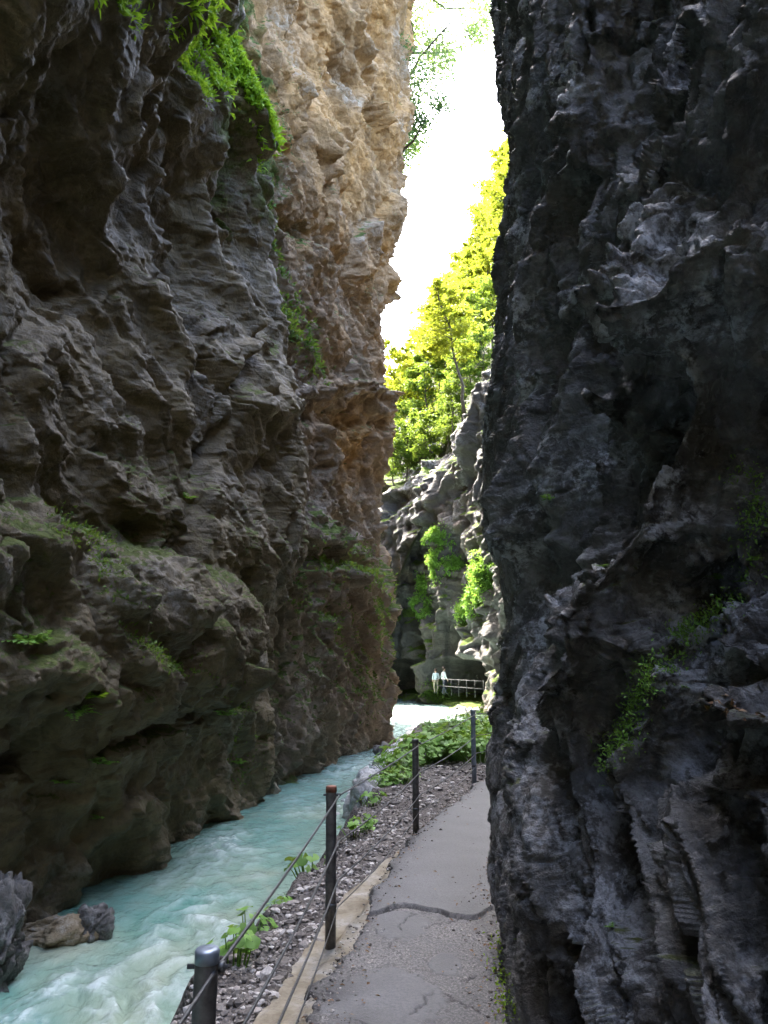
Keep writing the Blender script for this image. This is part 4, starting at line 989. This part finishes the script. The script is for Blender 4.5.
# leafy plants on the bank
BB = [broad_data(500 + i, 90, .6, .55, .075) for i in range(3)]
r = np.random.default_rng(9)
spots = []
for i, (px, py, y, s) in enumerate(((398, 778, 13.2, .7), (412, 768, 14.0, .9), (430, 764, 14.5, 1.0), (448, 758, 14.5, .95), (462, 756, 15.0, 1.0), (480, 752, 14.0, .95), (490, 748, 15.5, 1.0), (418, 752, 16.5, .7), (438, 746, 17.5, .75), (456, 740, 18, .8), (474, 738, 18, .9), (486, 730, 19, .9), (432, 745, 20.5, .6), (448, 737, 22, .6), (465, 731, 22, .7), (482, 724, 23, .8), (401, 790, 12.2, .5), (386, 796, 12.0, .45))):
    p = at(px, py, y); spots.append((p[0], y, s))
GB = 'broad leaved plants on the river bank'
store = {}
for i, (x, y, s) in enumerate(spots):
    root = empty('broadleaf_plant', (x, y, bank_z(x, y) - .03), 'low bright green broad leaved plant in the dense patch behind the railing', 'plant', GB, r.uniform(0, 6)); root.scale = (s,) * 3
    j = i % 3
    if j not in store:
        V, Fs, T, st = BB[j]; store[j] = (quadtri('foliage', V, Fs, M_HERB, root, T), st.build('stem', M_HERB, root))
        st_o = store[j][1]; at2 = st_o.data.attributes.new('tone', 'FLOAT', 'POINT'); at2.data.foreach_set('value', np.full(len(st_o.data.vertices), .2, f32))
    else:
        for q_ in store[j]: c_ = q_.copy(); COL.objects.link(c_); c_.parent = root
# single small plants near the railing
small = [(236, 945, 5.05, .17, 'thin pale green plant on the bank edge just right of the nearest post'), (250, 915, 5.75, .17, 'pale green plant on the bank edge midway between the two nearest posts'), (283, 893, 6.4, .12, 'tiny plant on the bank edge left of the rust topped post'),
         (309, 870, 7.4, .18, 'slender upright plant left of the rust topped post'), (355, 838, 8.6, .17, 'leafy green plant just right of the rust topped post'), (366, 832, 9.0, .13, 'small leafy plant between white boulder and gravel'), (372, 806, 10.4, .16, 'plant behind the white boulder')]
for i, (px, py, y, R_, lab) in enumerate(small):
    p = at(px, py, y); V, Fs, T, st = broad_data(600 + i, 13, R_, R_ * 1.5, R_ * .30)
    root = empty('broadleaf_plant', (p[0], y, bank_z(p[0], y) - .02), lab, 'plant')
    quadtri('foliage', V, Fs, M_HERB, root, T); so = st.build('stem', M_HERB, root); a_ = so.data.attributes.new('tone', 'FLOAT', 'POINT'); a_.data.foreach_set('value', np.full(len(so.data.vertices), .2, f32))
# ferns growing from the walls
ferns = [('L1', 22, 640, .45, 110, 'green fern cluster at the left edge of the dark wall'), ('L1', 45, 645, .30, 60, 'small fern just right of the cluster on the dark wall edge'),
         ('L1', 78, 712, .40, 80, 'fern hanging in a cleft of the lower dark wall'), ('L1', 100, 695, .35, 70, 'yellow green fern on the nose above the cleft in the dark wall'), ('L1', 105, 762, .35, 70, 'bright fern in the middle of the lower dark wall'),
         ('L1', 98, 815, .20, 40, 'lowest little fern on the dark wall above the ochre rocks'), ('L1', 228, 715, .40, 80, 'fern at the top of the green streak low on the dark wall'), ('L1', 240, 765, .35, 70, 'fern at the bottom of the green streak low on the dark wall'),
         ('L1', 190, 498, .30, 50, 'small grassy fern alone in the middle of the dark wall'), ('L1', 60, 785, .25, 50, 'dim small fern low on the dark wall left of the bright one'),
         ('R1', 545, 500, .10, 40, 'lone bright green fern sprig on the wet right wall'), ('R1', 722, 572, .075, 60, 'fern on the ledge in the dark hollow of the right wall'), ('R1', 740, 580, .06, 50, 'small fern right of the one in the hollow of the right wall'),
         ('R1', 600, 568, .05, 40, 'small weed on top of the projecting block in the right wall'), ('R1', 628, 742, .06, 60, 'fern hanging in the wet vertical crack of the right wall'), ('R1', 680, 690, .03, 30, 'tiny plant at the edge of the leaf strewn ledge'),
         ('R1', 755, 560, .06, 50, 'weed at the right edge of the right wall'), ('R1', 610, 925, .04, 30, 'tiny round leaved weed low on the right wall')]
for i, (w, px, py, L, nl, lab) in enumerate(ferns):
    p, n = wall_at(w, px, py); root = empty('fern', p, lab, 'fern')
    V, Fc, T = tuft_data(700 + i, nl, L, .5, .8, 1.0, .6); V = V + n[None] * L * .25
    mesh_np('foliage', V, Fc, M_HERB if i != 3 else M_MOSSG, root, False, {'tone': T})
# bushes on the far cliff
bush = [('F', 470, 590, 1.7, 'largest bright bush bulging from the far cliff beside the right wall'), ('F', 478, 570, 1.2, 'bush just above the largest bush on the far cliff'), ('F', 458, 605, .9, 'small bush below and left of the largest one on the far cliff'), ('F', 431, 536, 1.1, 'round bright bush alone in the middle of the far cliff'),
        ('F', 428, 572, 1.1, 'bush on the slanting ledge of the far cliff'), ('F', 415, 580, .9, 'bush at the left end of the slanting ledge'), ('F', 411, 603, 1.0, 'bush in the gully at the left of the far cliff'), ('F', 440, 688, .9, 'dull green mossy bush on the buttress below the gallery'), ('F', 449, 560, .7, 'thin bush at the upper right end of the slanting ledge')]
for i, (w, px, py, R_, lab) in enumerate(bush):
    p, n = wall_at(w, px, py); root = empty('bush', p, lab, 'bush'); r = np.random.default_rng(800 + i)
    wp, wn, _ = WALLS[w]; dl = wp - p; dd_ = np.sqrt((dl ** 2 * np.array([1, 1, 1.3 + .6 * (i % 2)])).sum(1)) / R_
    wgt = np.exp(-dd_ ** 2 * 1.6) * (dd_ < 1.5) * np.clip(.05 + wn[:, 2] + 2.2 * fbm(wp / (R_ * .5), 880 + i, 3), 0, 1.3)
    nl = int(1700 * R_ ** 1.3); k = r.choice(len(wp), nl, p=wgt / wgt.sum()); out = r.uniform(0, 1, nl) ** 1.5 * .55 * R_ * np.exp(-dd_[k])
    c = wp[k] + wn[k] * (out * .7)[:, None] + np.array([0, 0, 1]) * (out * .5)[:, None] + r.normal(0, .07, (nl, 3)) - p
    V, Fc = leaf_quads(c, rdir(nl, r) + wn[k] * .5 - [0, 0, .5], rdir(nl, r) * .6 + [0, 0, 1], .2 * r.uniform(.4, 1.6, nl), .10 * r.uniform(.5, 1.4, nl))
    mesh_np('foliage', V, Fc, M_HERB if i != 7 else M_GRN, root, False, {'tone': np.repeat(np.clip(r.normal(.5, .25, nl), 0, 1), 4)})
# fallen leaves on the ledge of the right wall
M_DEAD = leaf_mat('fallen_leaves', (0.10, 0.045, 0.02), (0.2, 0.10, 0.05), (0.30, 0.19, 0.11), .1)
p, nn, a_ = WALLS['R1']; x, y, d = proj(p); ok = np.where((np.hypot((x - 738) / 2.2, y - 706) < 14) & (nn[:, 2] > .2) & (d < 4))[0]
if len(ok):
    r = np.random.default_rng(5); i = r.choice(ok, 60); c = p[i] + nn[i] * .004
    V, Fc = leaf_quads(c, rdir(60, r) * [1, 1, .2], nn[i] + r.normal(0, .25, (60, 3)), .035 * r.uniform(.5, 1.2, 60), .017 * r.uniform(.5, 1.2, 60), .2)
    tag(mesh_np('fallen_leaves', V, Fc, M_DEAD, None, False, {'tone': np.repeat(r.uniform(0, 1, 60), 4)}), 'dry reddish leaves lying on the ledge of the right wall', 'leaves', kind='stuff')

# leaf litter and grit on the path
r = np.random.default_rng(21); n = 420
yl = 2.6 * (12 / 2.6) ** r.uniform(0, 1, n); side = r.uniform(0, 1, n) < .6
xl = np.where(side, rbase(yl) + .02 - np.abs(r.normal(0, .10, n)), pathleft(yl) - .05 + np.abs(r.normal(0, .16, n)))
xl = np.where(r.uniform(0, 1, n) < .12, pathleft(yl) + r.uniform(0, 1, n) * (rbase(yl) - pathleft(yl)), xl)
V, Fc = leaf_quads(np.stack([xl, yl, .012 + .02 * (yl > 5.7)], 1), rdir(n, r) * [1, 1, .05], r.normal(0, .25, (n, 3)) + [0, 0, 1], .032 * r.uniform(.4, 1.3, n), .016 * r.uniform(.5, 1.3, n), .15)
tag(mesh_np('leaf_litter', V, Fc, M_DEAD, None, False, {'tone': np.repeat(r.uniform(0, 1, n), 4)}), 'small dry leaves scattered along the edges of the path', 'leaves', kind='stuff')
yl = 2.6 * (12 / 2.6) ** r.uniform(0, 1, 1500); xl = np.where(r.uniform(0, 1, 1500) < .5, rbase(yl) - np.abs(r.normal(0, .12, 1500)), pathleft(yl) + np.abs(r.normal(0, .12, 1500)) - .08)
tag(pebbles('grit', np.stack([xl, yl, .006 + .02 * (yl > 5.7)], 1), r.lognormal(math.log(.005), .5, 1500), M_PEB, 22), 'grit and small stones lying along the edges of the path', 'grit', kind='stuff')

# ------------------------------------------------------------------ light, sky, camera
SUN_AZ, SUN_EL = math.radians(-30), math.radians(55)
w = bpy.data.worlds.new('World'); S.world = w; w.use_nodes = True
nt = w.node_tree; nt.nodes.clear()
sk = nt.nodes.new('ShaderNodeTexSky'); sk.sky_type = 'NISHITA'; sk.sun_disc = False
sk.sun_elevation = SUN_EL; sk.sun_rotation = SUN_AZ; sk.air_density = 0.8; sk.dust_density = 4.0; sk.ozone_density = 1.0
bg = nt.nodes.new('ShaderNodeBackground'); bg.inputs[1].default_value = 0.15
wo = nt.nodes.new('ShaderNodeOutputWorld'); nt.links.new(sk.outputs[0], bg.inputs[0]); nt.links.new(bg.outputs[0], wo.inputs[0])
sd = Vector((math.sin(SUN_AZ) * math.cos(SUN_EL), math.cos(SUN_AZ) * math.cos(SUN_EL), math.sin(SUN_EL)))
L = bpy.data.lights.new('sun', 'SUN'); L.energy = 2.0; L.angle = math.radians(0.5); L.color = (1.0, 0.94, 0.84)
lo = bpy.data.objects.new('sun', L); COL.objects.link(lo); lo.rotation_euler = (-sd).to_track_quat('-Z', 'Y').to_euler(); lo.location = (0, 0, 60)
cd = bpy.data.cameras.new('camera'); cd.sensor_fit = 'VERTICAL'; cd.sensor_height = 24; cd.lens = 24 * FPX / 1024
cd.clip_start = 0.05; cd.clip_end = 1000
co = bpy.data.objects.new('camera', cd); COL.objects.link(co); co.location = CAM.tolist(); co.rotation_euler = (PI / 2 + TH, 0, 0)
S.camera = co
S.view_settings.view_transform = 'Standard'; S.view_settings.look = 'None'; S.view_settings.gamma = 1.0
S.view_settings.exposure = 4.3
S.render.engine = 'CYCLES'
S.cycles.max_bounces = 8; S.cycles.diffuse_bounces = 5; S.cycles.glossy_bounces = 3; S.cycles.transmission_bounces = 4
S.cycles.use_denoising = True; S.cycles.caustics_reflective = False; S.cycles.caustics_refractive = False
S.cycles.sample_clamp_indirect = 6.0
print('built in', round(time.time() - T0, 1))
